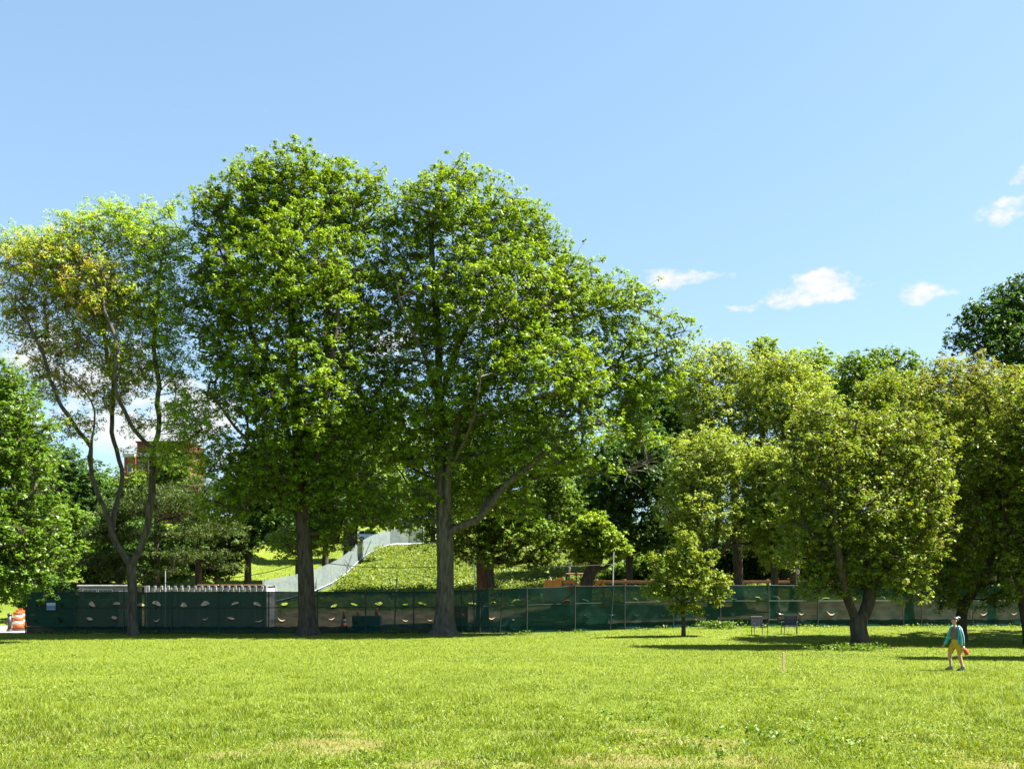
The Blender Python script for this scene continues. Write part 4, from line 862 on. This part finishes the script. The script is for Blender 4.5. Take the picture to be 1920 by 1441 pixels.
# ------------------------------------------------------------------ site container and hut
def container():
    Y = 64.6; x0, x1 = PX(272, Y), PX(500, Y); g = h1((x0 + x1) / 2, Y); zt = PZ(1097, Y); o = empty('shipping_container', ((x0 + x1) / 2, Y, g), 'grey-white corrugated shipping container standing behind the fence at left', 'container')
    L = x1 - x0; hh = zt - g; D = 2.4; y0 = 0
    n = int(L / .36); prof = []
    for i in range(n):
        a = -L / 2 + .1 + (L - .2) * i / n; w = (L - .2) / n
        prof += [(a, 0), (a + w * .38, 0), (a + w * .5, .11), (a + w * .88, .11)]
    prof.append((L / 2 - .1, 0))
    for nm, yy, sg in (('front_panel', 0, 1), ('back_panel', D, -1)):
        vs = [(x, yy + d * sg, .16) for x, d in prof] + [(x, yy + d * sg, hh - .12) for x, d in prof]; k = len(prof)
        MB().add(vs, [(i, i + 1, k + i + 1, k + i) for i in range(k - 1)]).build(nm, GREYW, o)
    for sx in (-1, 1): MB().box((sx * (L / 2 - .04), D / 2, hh / 2), (.06, D - .3, hh - .3)).build('end_panel', GREYW, o)
    for sx in (-1, 1):
        for yy in (-.02, D + .02): MB().box((sx * (L / 2 - .05), yy, hh / 2), (.14, .14, hh)).build('corner_post', GREYW, o)
    for yy in (-.02, D + .02):
        MB().box((0, yy, hh - .06), (L - .24, .10, .12)).build('top_beam', BLACK, o); MB().box((0, yy, .09), (L - .24, .10, .14)).build('bottom_beam', BLACK, o)
    MB().box((0, D / 2, hh - .02), (L - .3, D - .1, .03)).build('roof', GREYW, o)
    # row of white hooks along the roof edge
    for i in range(18): MB().box((-L / 2 + .25 + (L - .5) * i / 17, -.12, hh - .15), (.15, .05, .26), bev=.01).build('roof_bracket', GREYW, o)
    # orange boards lying on the roof
    for i in range(3): 
        b = MB().box((0, 0, 0), (1.4, .22, .07), bev=.01).build('barrier_board', WOOD); b.location = (PX(392 + 42 * i, Y + 1), Y + .8 + .2 * i, zt + .03); b.rotation_euler = (0, 0, .05 * (i - 1))
        tag(b, 'orange-brown board lying on the container roof, ' + ('leftmost of three', 'middle of three', 'rightmost of three')[i], 'board', 'boards on the container roof')
container()
def site_hut():
    Y = 65; x0, x1 = PX(146, Y), PX(242, Y); g = h1((x0 + x1) / 2, Y); zt = PZ(1096, Y); hh = zt - g; L = x1 - x0
    o = empty('site_hut', ((x0 + x1) / 2, Y, g), 'grey site hut with small paned windows behind the fence, left of the locust trunk', 'hut')
    MB().box((0, 1.2, hh / 2 - .03), (L, 2.2, hh - .22), bev=.02).build('wall', simple('hut_grey', (.20, .20, .21), (.15, .15, .16), 3, .7), o)
    MB().box((0, 1.2, hh - .06), (L + .16, 2.4, .12), bev=.02).build('roof', GREYW, o)
    for i, px in enumerate((168, 197)):
        cx = PX(px, Y) - (x0 + x1) / 2; w = MB().box((cx, .075, hh - .62), (.95, .06, .72)).build('window', WHITE, o)
        for k in range(3): MB().box((cx + (k - 1) * .29, .035, hh - .62), (.25, .03, .60)).build('pane', GLASS, w)
    MB().box((L / 2 - .4, .07, hh / 2 - .1), (.6, .06, hh - .5), bev=.01).build('door', WHITE, o); MB().box((0, 1.2, .05), (L * .9, 1.8, .14)).build('skid', BLACK, o)
site_hut()

# ------------------------------------------------------------------ things on the building site
def barrel(x, y, label, s=1.0):
    o = empty('traffic_barrel', (x, y, h1(x, y) + .012), label, 'barrel', 'orange traffic barrels'); 
    MB().loft([(0, 0, 0, .36 * s, .36 * s), (0, 0, .09 * s, .36 * s, .36 * s), (0, 0, .12 * s, .31 * s, .31 * s)]).build('base', RUBBER, o, True)
    z = .12
    for i, (m, r) in enumerate(((ORANGE, .295), (REFL, .285), (ORANGE, .27), (REFL, .26), (ORANGE, .25))):
        hgt = (.24, .17, .19, .16, .18)[i]; MB().loft([(0, 0, (z + .003) * s, r * s, r * s), (0, 0, (z + hgt - .02) * s, (r - .006) * s, (r - .006) * s), (0, 0, (z + hgt) * s, (r - .014) * s, (r - .014) * s)]).build('band', m, o, True); z += hgt
    MB().tube([(-.11 * s, 0, z * s - .01), (-.10 * s, 0, (z + .10) * s), (.10 * s, 0, (z + .10) * s), (.11 * s, 0, z * s - .01)], .025 * s, 6).build('handle', ORANGE, o)
barrel(PX(33.5, 63.3), 63.3, 'orange and white traffic barrel beside the dark bollard at the left edge', 1.12)
barrel(PX(39, 65.2), 65.2, 'orange barrel standing just behind the front barrel at the left edge', 1.12)
def cone(x, y, label, s):
    o = empty('traffic_cone', (x, y, h1(x, y) + .01), label, 'cone', 'tall orange cones on the building site')
    MB().box((0, 0, .03 * s), (.5 * s, .5 * s, .06 * s), bev=.01).build('base', RUBBER, o)
    MB().loft([(0, 0, .06 * s, .18 * s, .18 * s), (0, 0, .40 * s, .125 * s, .125 * s)]).build('cone_body', ORANGE, o, True); MB().loft([(0, 0, .402 * s, .128 * s, .128 * s), (0, 0, .56 * s, .10 * s, .10 * s)]).build('white_band', REFL, o, True)
    MB().loft([(0, 0, .562 * s, .10 * s, .10 * s), (0, 0, .85 * s, .05 * s, .05 * s), (0, 0, .95 * s, .045 * s, .045 * s)]).build('cone_top', ORANGE, o, True)
cone(PX(645, 62.6), 62.6, 'tall orange cone seen through the screen right of the maple trunk', 1.35)
cone(PX(671, 65.5), 65.5, 'orange cone seen through the screen, left one of the far pair', 1.3)
cone(PX(706, 65.5), 65.5, 'orange cone seen through the screen, right one of the far pair', 1.5)
cone(PX(1460, 63.5), 63.5, 'orange cone seen through the screen behind the two chairs', 1.3)
def crate(px, Y, w, h, d, label, mat=DIRTG):
    x = PX(px, Y); z = h1(x, Y); o = empty('tool_chest', (x, Y, z), label, 'chest'); MB().box((0, 0, h * .45 + .06), (w, d, h * .86), bev=.02).build('chest_body', mat, o)
    MB().box((0, 0, h * .95 + .03), (w + .04, d + .04, h * .09), bev=.015).build('lid', mat, o)
    for s in (-1, 1): MB().box((s * w * .38, 0, .04), (.14, d * .9, .08)).build('skid', BLACK, o); MB().box((s * w * .25, -d / 2 - .02, h * .7), (.16, .03, .05)).build('handle', GALV, o)
crate(688, 62.4, 1.75, .95, .8, 'dark green tool chest seen through the screen beside the cones')
crate(858, 62.8, 1.3, 1.5, .8, 'dark cabinet seen through the square cut beside the oak trunk', BLACK)
crate(995, 62.2, 3.0, .7, .9, 'long dark chest low behind the screen, left of the orange machine')
crate(1100, 62.6, 2.6, .9, .9, 'dark chest low behind the screen under the orange machine')
# stones lying in the yard
def stone(px, py, Y, s, label):
    x = PX(px, Y); z = h1(x, Y); bm = bmesh.new(); bmesh.ops.create_icosphere(bm, subdivisions=2, radius=1)
    rs = np.random.default_rng(int(px)); 
    for v in bm.verts: v.co = Vector((v.co.x * s * 1.3, v.co.y * s, v.co.z * s * .8)) * (1 + .25 * (rs.random() - .5))
    me = bpy.data.meshes.new('stone'); bm.to_mesh(me); bm.free(); o = link('stone', me, PALE); o.location = (x, Y, z + s * .55); tag(o, label, 'stone', 'pale stones behind the fence')
stone(1449, 1164, 61.6, .34, 'pale stone showing between the two chairs')
stone(1503, 1164, 61.7, .30, 'pale stone showing just right of the right chair')

# timber guard rail
ro = np.array([PX(1118, 80), 80, h1(PX(1118, 80), 80)]); gr = empty('guard_rail', ro, 'orange-brown timber post-and-rail barrier behind the fence on the right', 'railing')
rx = np.linspace(PX(1118, 80), PX(1600, 80), 10); zr = lambda x: PZ(1101, 80) 
for i, x in enumerate(rx):
    MB(ro).box((x, 80, (h1(x, 80) - .15 + PZ(1085.5, 80)) / 2), (.2, .2, PZ(1085.5, 80) - h1(x, 80) + .15), bev=.015).build('post', WOOD, gr)
    if i:
        xm = (x + rx[i - 1]) / 2
        MB(ro).box((xm, 79.83, PZ(1090.5, 80)), (x - rx[i - 1] - .01, .08, .22), bev=.01).build('rail', WOOD, gr)
        MB(ro).box((xm, 79.83, PZ(1099.5, 80)), (x - rx[i - 1] - .01, .08, .20), bev=.01).build('rail', WOOD, gr)

# ------------------------------------------------------------------ the orange machine
def machine():
    Y = 71.5; cx = PX(1058, Y); g = h1(cx, Y); zt = PZ(1099, Y) - g      # height of the fence line here
    o = empty('excavator', (cx, Y, g), 'orange-yellow tracked digger with roof posts showing above the green fence', 'digger')
    k = Y / F
    def X(px): return PX(px, Y) - cx
    def Z(py): return PZ(py, Y) - g
    for yy in (-.75, .75):
        t = MB(); n = 16; pts = []
        for i in range(n):
            a = 2 * math.pi * i / n; pts.append((math.copysign(.95, math.cos(a)) + math.cos(a) * .36, .40 + math.sin(a) * .36))
        t.prism(pts, yy - .22, yy + .22).build('track', RUBBER, o)
        for i in range(4): MB().tube([(-.9 + .6 * i, yy - .25, .38), (-.9 + .6 * i, yy + .25, .38)], .2, 10).build('roller', BLACK, o)
    MB().box((0, 0, .86), (1.9, 1.1, .3), bev=.04).build('undercarriage', BLACK, o)
    b = Z(1094); MB().prism([(X(1020), 1.05), (X(1037), 1.05), (X(1037), Z(1087)), (X(1023), Z(1087)), (X(1020), Z(1089))], -.95, .95).build('counterweight', YELLOW, o)
    MB().prism([(X(1037.3), 1.05), (X(1053), 1.05), (X(1053), Z(1086)), (X(1049), Z(1085.5)), (X(1041), Z(1085.5)), (X(1037.3), Z(1087.5))], -.92, .92).build('engine_hood', YELLOW, o)
    MB().prism([(X(1043), Z(1085.4)), (X(1055), Z(1085.4)), (X(1054.5), Z(1082.4)), (X(1045), Z(1083))], -.5, .5).build('air_box', YELLOW, o)
    MB().prism([(X(1053.3), 1.05), (X(1077), 1.05), (X(1077), Z(1088)), (X(1074), Z(1087)), (X(1055), Z(1087))], -.92, .92).build('side_cover', YELLOW, o)
    MB().prism([(X(1077.3), 1.05), (X(1093), 1.05), (X(1093), Z(1099)), (X(1086), Z(1094)), (X(1077.3), Z(1093))], -.9, .9).build('front_deck', YELLOW, o)
    pl = MB().box(((X(1055) + X(1072)) / 2, -.945, Z(1095)), (X(1072) - X(1055), .03, .13)).build('name_plate', BLACK, o)
    for i in range(6): MB().box((X(1058) + i * .065, -.967, Z(1095)), (.045, .008, .055)).build('plate_mark', PALE, pl)
    for px, yy in ((1062, -.8), (1079, -.8), (1062, .5), (1090, .5)): MB().tube([(X(px), yy, Z(1093)), (X(px), yy, Z(1076))], .045, 8).build('roof_post', BLACK, o)
    MB().box(((X(1060) + X(1094)) / 2, -.15, Z(1075.3)), (X(1094) - X(1060), 1.6, .08), bev=.03).build('canopy', simple('canopy_brown', (.30, .15, .07), (.24, .12, .05), 4, .5), o)
    s = MB(); s.box((X(1072), -.1, Z(1089)), (.5, .5, .12), bev=.04); s.box((X(1067), -.1, Z(1084)), (.12, .5, .5), bev=.04); s.build('seat', BLACK, o)
    MB().tube([(X(1033), -.4, Z(1088)), (X(1032), -.4, Z(1084)), (X(1029.5), -.4, Z(1079))], .05, 8).build('exhaust', GALV, o)
    MB().tube([(X(1088), 0, Z(1101)), (X(1100), 0, Z(1103)), (X(1113), 0, Z(1100)), (X(1131), 0, Z(1087))], [.16, .16, .14, .10], 6, sq=(1, .8)).build('boom', YELLOW, o)
    MB().tube([(X(1094), -.16, Z(1106)), (X(1112), -.16, Z(1102))], .05, 8).build('ram', GALV, o)
    MB().tube([(X(1131), 0, Z(1087)), (X(1132), 0, 1.2), (X(1124), 0, .5)], [.10, .1, .09], 6).build('dipper', YELLOW, o)
    MB().prism([(X(1116), .55), (X(1127), .6), (X(1129), .25), (X(1122), .03), (X(1112), .1)], -.35, .35).build('bucket', BLACK, o)
machine()

# ------------------------------------------------------------------ cars and the brick building up the hill
def car(x, y, rz, label, paint, L=4.5):
    z = h1(x, y); o = empty('parked_car', (x, y, z), label, 'car', rz=rz); s = L / 4.5
    b = [(-2.2, .35), (-2.25, .75), (-2.1, .95), (-1.2, 1.0), (.85, .98), (1.9, .88), (2.2, .70), (2.25, .35)]
    MB().prism([(a * s, c) for a, c in b], -.88, .88).build('body', paint, o)
    MB().prism([(a * s, c) for a, c in [(-2.0, .97), (-1.75, 1.45), (-1.4, 1.52), (.0, 1.52), (.35, 1.44), (1.0, .98)]], -.76, .76).build('cabin', paint, o)
    for sy in (-1, 1):
        for q in ([(-1.78, 1.02), (-1.6, 1.40), (-1.0, 1.43), (-1.0, 1.02)], [(-.94, 1.02), (-.94, 1.43), (-.05, 1.43), (.25, 1.36), (.75, 1.02)]):
            MB().prism([(a * s, c) for a, c in q], sy * .765 - .004, sy * .765 + .004).build('window', GLASS, o)
        for wx in (-1.35, 1.4):
            w = MB().tube([(wx * s, sy * .72, .33), (wx * s, sy * .90, .33)], .33, 16).build('wheel', RUBBER, o); MB().tube([(wx * s, sy * .895, .33), (wx * s, sy * .915, .33)], .2, 12).build('rim', GALV, w)
        MB().box((2.2 * s, sy * .62, .72), (.1, .3, .14), bev=.02).build('headlight', GLASS, o)
car(PX(698, 139), 139, .05, 'white car parked at the top of the bank behind the pale fence', CARW)
car(PX(1190, 100), 100, .1, 'charcoal car parked in deep shade behind the trees right of the oak', CARD, 4.8)

def building():
    Y = 230.; k = Y / F; cx = PX(292, Y); g = h1(cx, Y) - 1.0; o = empty('brick_building', (cx, Y, g), 'red brick building with white cornice glimpsed through the locust on the hilltop', 'building')
    X = lambda px: PX(px, Y) - cx; Z = lambda py: PZ(py, Y) - g
    MB().box(((X(257) + X(352)) / 2, 6, Z(829) / 2), (X(352) - X(257), 12, Z(829))).build('wall', BRICK2, o)
    MB().box(((X(236) + X(256.9)) / 2, 4, Z(856) / 2), (X(256.9) - X(236), 10, Z(856))).build('wing_wall', BRICK, o)
    MB().box(((X(235) + X(257)) / 2, 3.6, Z(855)), (X(257) - X(235), 10.4, .7)).build('parapet', PALE, o)
    MB().box(((X(255) + X(353)) / 2, -.25, Z(852.5)), (X(353) - X(255), .5, .8)).build('cornice', PALE, o)
    MB().box(((X(255) + X(353)) / 2, 6, Z(828.4)), (X(353) - X(255), 12.6, .35)).build('coping', BRICK2, o)
    for px in (241, 247): MB().tube([(X(px), 4, Z(855)), (X(px), 4, Z(846))], .45, 8).build('roof_vent', GALV, o)
    MB().box((X(360), 8, Z(876)), (1.2, 1.2, 1.8)).build('chimney', BRICK, o)
    for row in (872, 905, 938):
        for px in (262, 284, 306, 328, 346):
            w = MB().box((X(px), -.06, Z(row)), (1.5, .16, 2.5)).build('window', PALE, o); MB().box((X(px), -.16, Z(row) + .58), (1.2, .06, 1.0)).build('pane', GLASS, w); MB().box((X(px), -.16, Z(row) - .58), (1.2, .06, 1.0)).build('pane', GLASS, w)
    for row in (880, 912): 
        w = MB().box((X(246.5), -1.06, Z(row)), (1.2, .16, 2.2)).build('window', PALE, o); MB().box((X(246.5), -1.16, Z(row)), (.9, .06, 1.9)).build('pane', GLASS, w)
building()

# ------------------------------------------------------------------ bollard, stake, chairs, balloon
x, y = PX(18, 62.0), 62.0; bo = empty('bollard', (x, y, h1(x, y) + .01), 'dark round-topped bollard on the path at the left edge', 'bollard')
MB().loft([(0, 0, 0, .19, .19), (0, 0, .10, .19, .19), (0, 0, .14, .13, .13)]).build('base', BLACK, bo, True)
MB().loft([(0, 0, .135, .125, .125), (0, 0, 1.0, .115, .115)]).build('shaft', BLACK, bo, True); MB().loft([(0, 0, 1.0, .145, .145), (0, 0, 1.07, .145, .145), (0, 0, 1.13, .10, .10), (0, 0, 1.16, .03, .03)]).build('cap', BLACK, bo, True)
Yk = CH * F / (1257 - HZ); x = PX(1469, Yk); z = h1(x, Yk); hk = PZ(1222, Yk) - z
st = MB().prism([(-.035, -.12), (.035, -.12), (.036, hk - .02), (.02, hk), (-.03, hk - .005)], -.018, .018).build('stake', STAKE); st.location = (x, Yk, z); st.rotation_euler = (.03, -.02, .3)
tag(st, 'short weathered wooden stake standing alone in the sunny lawn', 'stake')

def chair(px, py, Y, rz, label, W=.74):
    x = PX(px, Y); o = empty('patio_chair', (x, Y, h1(x, Y) + .005), label, 'chair', 'black strap chairs by the fence', rz)
    hw = W / 2
    for sx in (-1, 1):
        MB().tube([(sx * hw, -.30, 0), (sx * hw, -.29, .64), (sx * hw, -.24, .665)], .02, 6).build('leg', BLACK, o)
        MB().tube([(sx * (hw - .07), .30, 0), (sx * (hw - .07), .27, .42), (sx * (hw - .06), .36, .98)], .02, 6).build('leg', BLACK, o)
        MB().tube([(sx * hw, -.27, .665), (sx * hw, .0, .67), (sx * (hw - .04), .31, .66)], .026, 6).build('armrest', STRAP, o)
        MB().tube([(sx * (hw - .03), -.29, .42), (sx * (hw - .05), .28, .42)], .018, 6).build('side_rail', BLACK, o)
    MB().tube([(-hw, -.29, .42), (hw, -.29, .42)], .018, 6).build('front_rail', BLACK, o); MB().tube([(-hw + .06, .355, .975), (hw - .06, .355, .975)], .02, 6).build('top_rail', BLACK, o)
    for i in range(6): MB().box((0, -.25 + .1 * i, .432), (W - .06, .055, .012)).build('seat_strap', STRAP, o)
    for i in range(7): MB().box((-hw + .11 + i * (W - .22) / 6, 0.0, .446 if i % 2 else .440), (.05, .56, .010)).build('seat_strap', STRAP, o)
    for i in range(5): MB().box((0, .29 + .017 * i, .52 + .1 * i), (W - .16, .012, .055)).build('back_strap', STRAP, o)
    for i in range(7): MB().box((-hw + .12 + i * (W - .24) / 6, .317, .72), (.05, .012, .52), Matrix.Rotation(-.16, 3, 'X')).build('back_strap', STRAP, o)
chair(1423, 1194, 53.3, .12, 'black woven-strap chair left of the pair, facing the lawn, seat catching sun')
chair(1481, 1193, 53.9, -.45, 'black woven-strap chair right of the pair, turned sideways in shade', .80)

def balloon():
    Y = 70.2; c = P(1471, 759, Y); o = empty('foil_balloon', c, 'crumpled blue-green foil balloon caught high in the pale linden', 'balloon')
    def blob(cx, cz, s, seed, nm, mat):
        bm = bmesh.new(); bmesh.ops.create_icosphere(bm, subdivisions=2, radius=1); rs = np.random.default_rng(seed)
        for v in bm.verts: v.co = Vector((v.co.x * s * 1.2 + cx, v.co.y * s * .6, v.co.z * s + cz)) + Vector(rs.normal(size=3) * .05)
        me = bpy.data.meshes.new(nm); bm.to_mesh(me); bm.free(); link(nm, me, mat, o)
    blob(.05, 0, .30, 1, 'balloon_body', BLUE); blob(-.38, .0, .15, 2, 'balloon_tail', TEALF); blob(.28, -.02, .16, 3, 'balloon_tail', TEALF); MB().tube([(.03, 0, .22), (.0, 0, .6), (.05, .1, .9)], .02, 5).build('ribbon', SIGNW, o)
balloon()
# weeds round the foot of the forked crabapple
Xc, Yc = PX(1590, 43.0), 43.0; n = 130; X = Xc + rng.normal(size=n) * .75; Yy = Yc + rng.normal(size=n) * .5 + .15
leaf_patch('ground_ivy', X, Yy, .10 + .22 * rng.random(n), .10 + .05 * rng.random(n), 12, L_DOCK, .12, 'dark green ivy patch round the foot of the forked crabapple', None, 'ivy', None)
Xc, Yc = PX(1345, 58.3), 58.3; n = 60; X = Xc + rng.normal(size=n) * .8; Yy = Yc + rng.normal(size=n) * .35
leaf_patch('shrub', X, Yy, .2 + .35 * rng.random(n), .11 + .05 * rng.random(n), 12, L_DOCK, .15, 'low dark shrub against the fence right of the sapling', None, 'shrub', None)

# ------------------------------------------------------------------ the walking person
def person():
    Y = CH * F / (1256 - HZ); x0 = PX(1793, Y); z0 = h1(x0, Y)
    o = empty('person', (x0, Y, z0 + .005), 'person in teal jacket, brown top and mustard shorts walking left across the lawn', 'person', rz=.04)
    SKIN = simple('skin', (.42, .22, .14), (.36, .18, .11), 8, .5, .35); HAIR = simple('dark_hair', (.022, .015, .012), (.04, .028, .02), 30, .4, .5)
    TEAL = simple('teal_jacket', (.03, .33, .36), (.02, .25, .30), 9, .6, .3, bump=.3); TEALL = simple('pale_teal_stripe', (.45, .66, .66), (.36, .58, .60), 9, .6, .3); NAVY = simple('navy_stripe', (.01, .05, .12), (.015, .06, .14), 9, .6, .3)
    TOP = simple('brown_top', (.16, .095, .085), (.12, .07, .065), 9, .8, .1); MUST = simple('mustard_shorts', (.46, .29, .025), (.38, .23, .02), 9, .75, .15); SHOE = simple('dark_shoe', (.02, .022, .025), (.04, .04, .045), 12, .6, .3)
    # body: one skin grown over a skeleton (facing -x, near side is -y)
    J = {'pel': (-.005, 0, .90, .098), 'sp': (-.03, 0, 1.08, .085), 'ch': (-.04, 0, 1.28, .10), 'nk0': (-.04, 0, 1.42, .055), 'nk': (-.055, 0, 1.47, .05), 'hd0': (-.075, 0, 1.54, .075), 'hd': (-.07, 0, 1.62, .088),  'hdt': (-.06, 0, 1.665, .07),
         'sl': (.03, -.15, 1.385, .06), 'el': (.09, -.195, 1.08, .042), 'wl': (.10, -.195, .82, .028), 'hl': (.11, -.20, .75, .030),
         'sr': (-.06, .15, 1.385, .06), 'er': (-.14, .21, 1.08, .042), 'wr': (-.27, .20, .86, .028), 'hr': (-.31, .19, .80, .030),
         'll': (.03, -.085, .84, .098), 'kl': (.07, -.09, .48, .060), 'kl2': (.10, -.09, .34, .058), 'al': (.17, -.09, .10, .036), 'tl': (.10, -.09, .045, .034), 'tl2': (.03, -.09, .03, .026),
         'lr': (-.04, .085, .84, .098), 'kr': (-.18, .09, .52, .060), 'kr2': (-.165, .09, .36, .058), 'ar': (-.13, .09, .11, .036), 'tr': (-.21, .09, .05, .034), 'tr2': (-.27, .09, .035, .026)}
    E = [('pel', 'sp'), ('sp', 'ch'), ('ch', 'nk0'), ('nk0', 'nk'), ('nk', 'hd0'), ('hd0', 'hd'), ('hd', 'hdt'), ('ch', 'sl'), ('sl', 'el'), ('el', 'wl'), ('wl', 'hl'), ('ch', 'sr'), ('sr', 'er'), ('er', 'wr'), ('wr', 'hr'),
         ('pel', 'll'), ('ll', 'kl'), ('kl', 'kl2'), ('kl2', 'al'), ('al', 'tl'), ('tl', 'tl2'), ('pel', 'lr'), ('lr', 'kr'), ('kr', 'kr2'), ('kr2', 'ar'), ('ar', 'tr'), ('tr', 'tr2')]
    def skin(name, J, E, rootk, sub=2):
        ks = list(J); me = bpy.data.meshes.new(name); me.from_pydata([J[k][:3] for k in ks], [(ks.index(a), ks.index(b)) for a, b in E], [])
        t = bpy.data.objects.new('tmp', me); C.objects.link(t); t.modifiers.new('s', 'SKIN')
        for i, k in enumerate(ks): me.skin_vertices[0].data[i].radius = (J[k][3], J[k][3]); me.skin_vertices[0].data[i].use_root = (k == rootk)
        md = t.modifiers.new('u', 'SUBSURF'); md.levels = sub
        dg = bpy.context.evaluated_depsgraph_get(); m2 = bpy.data.meshes.new_from_object(t.evaluated_get(dg)); bpy.data.objects.remove(t); m2.name = name
        for p in m2.polygons: p.use_smooth = True
        m2.materials.clear(); return m2
    body = link('body', skin('body', J, E, 'pel'), SKIN, o)
    # fingers and thumbs
    for (hx, hy, hz), d in (((.12, -.20, .75), (.0, 0, -1)), ((-.31, .19, .80), (-.55, 0, -.83))):
        for i, ln in enumerate((.065, .075, .07, .055)):
            a = Vector((hx, hy + (i - 1.5) * .016, hz)); dv = Vector(d); b = a + dv * .035; c = b + dv * ln * .6; e = c + (dv + Vector((-.5, 0, -.1))).normalized() * ln * .55
            MB().tube([a, b, c, e], [.010, .0095, .009, .007], 6).build('finger', SKIN, body)
        a = Vector((hx - .02, hy, hz + .01)); MB().tube([a, a + Vector((-.035, 0, -.02)), a + Vector((-.05, 0, -.055))], [.011, .010, .008], 6).build('thumb', SKIN, body)
    # face
    MB().prism([(-.155, 1.615), (-.182, 1.575), (-.150, 1.568)], -.014, .014).build('nose', SKIN, body)
    for s in (-1, 1):
        MB().box((-.150, s * .035, 1.618), (.012, .026, .010)).build('eye', BLACK, body); MB().loft([(-.055, s * .085, 1.565, .016, .008), (-.052, s * .092, 1.595, .020, .009), (-.055, s * .088, 1.62, .014, .007)]).build('ear', SKIN, body, True)
    MB().box((-.148, 0, 1.535), (.012, .045, .010)).build('mouth', simple('lip', (.30, .10, .09), (.26, .09, .08), 8, .5), body)
    def sph(name, c, r, mat, seed=0):
        bm = bmesh.new(); bmesh.ops.create_icosphere(bm, subdivisions=3, radius=1)
        for v in bm.verts: v.co = Vector((v.co.x * r[0] + c[0], v.co.y * r[1] + c[1], v.co.z * r[2] + c[2]))
        me = bpy.data.meshes.new(name); bm.to_mesh(me); bm.free()
        for p in me.polygons: p.use_smooth = True
        return link(name, me, mat, o)
    hair = sph('hair', (-.025, 0, 1.645), (.104, .094, .086), HAIR); b2 = sph('hair_bun', (.085, 0, 1.69), (.055, .055, .05), HAIR); b2.parent = hair
    sc = sph('hair_tie', (.052, 0, 1.70), (.022, .046, .042), WHITE); sc.parent = hair
    # clothes
    MB().loft([(-.01, 0, .86, .125, .15), (-.012, 0, .92, .118, .15), (-.025, 0, 1.0, .108, .138), (-.045, 0, 1.12, .105, .14), (-.06, 0, 1.24, .122, .155), (-.05, 0, 1.34, .105, .155), (-.04, 0, 1.42, .07, .10)], False).build('tank_top', TOP, o, True)
    sh = MB(); sh.loft([(-.02, 0, 1.005, .114, .146), (-.008, 0, .92, .128, .162), (.0, 0, .80, .135, .17), (-.005, 0, .74, .125, .165)], False)
    sh.tube([(.02, -.09, .86), (.05, -.09, .72), (.075, -.092, .58)], [.105, .10, .084], 12); sh.tube([(-.04, .09, .86), (-.10, .09, .72), (-.155, .09, .58)], [.105, .10, .084], 12); sh.build('shorts', MUST, o, True)
    def sleeve(pts, rad, nm='sleeve'):
        return MB().tube(pts, rad, 12).build(nm, TEAL, o, True)
    s1 = sleeve([(.0, -.10, 1.43), (.035, -.15, 1.36), (.07, -.185, 1.20), (.095, -.195, 1.06), (.10, -.195, .92), (.10, -.195, .80)], [.05, .068, .066, .062, .060, .052])
    s2 = sleeve([(-.03, .11, 1.43), (-.07, .17, 1.36), (-.11, .20, 1.20), (-.15, .215, 1.07), (-.21, .21, .95), (-.275, .205, .85)], [.05, .066, .064, .058, .056, .050])
    for dy, m, dx in ((-.054, TEALL, -.026), (-.062, NAVY, .008), (-.054, TEALL, .036)):
        MB().tube([(.03 + dx, -.155 + dy, 1.37), (.07 + dx, -.19 + dy, 1.20), (.095 + dx, -.20 + dy * .95, 1.06), (.10 + dx, -.197 + dy * .92, .92), (.10 + dx, -.197 + dy * .85, .82)], .014, 6).build('sleeve_stripe', m, s1, True)
    # open jacket body: a shell round the back and sides
    vs = []; n = 15; rows = [(.80, .135, .165), (.92, .135, .17), (1.08, .13, .17), (1.22, .145, .185), (1.34, .13, .185), (1.43, .085, .11)]
    for z, rx, ry in rows:
        for k in range(n):
            a = math.radians(-98 + 196 * k / (n - 1)); vs.append((-.02 + rx * math.cos(a), ry * math.sin(a), z + .01 * math.sin(k * 2.2)))
    MB().add(vs, [(r * n + k, r * n + k + 1, (r + 1) * n + k + 1, (r + 1) * n + k) for r in range(len(rows) - 1) for k in range(n - 1)]).build('jacket_back', TEAL, o, True)
    for (ax, ay), lift in (((.17, -.09), 0), ((-.13, .09), .01)):
        f = MB(); f.loft([(ax - .07, ay, .0 + lift, .135, .05), (ax - .07, ay, .03 + lift, .14, .052), (ax - .045, ay, .07 + lift, .10, .05), (ax, ay, .11 + lift, .058, .05), (ax + .002, ay, .15 + lift, .052, .047)]); f.build('shoe', SHOE, o, True)
    # the red pouch in the near hand
    c, s_ = math.cos(.04), math.sin(.04); lx, ly = .20, -.21
    p = empty('pouch', (x0 + lx * c - ly * s_, Y + lx * s_ + ly * c, z0 + .64), 'red and white pouch held in the hand of the walking person', 'pouch', rz=-.12); p.rotation_euler = (0, -.5, -.12)
    RED = simple('red_cloth', (.45, .045, .03), (.36, .035, .025), 12, .6); MB().loft([(0, 0, -.13, .045, .025), (0, 0, -.09, .07, .04), (0, 0, .05, .065, .042), (0, 0, .09, .03, .02)]).build('pouch_body', RED, p, True)
    MB().loft([(0, 0, .085, .033, .024), (0, 0, .15, .05, .03), (0, 0, .17, .03, .02)]).build('pouch_flap', REFL, p, True); MB().loft([(0, 0, -.055, .0735, .0435), (0, 0, -.03, .0735, .0440)], False).build('pouch_band', ORANGE, p, True)
person()
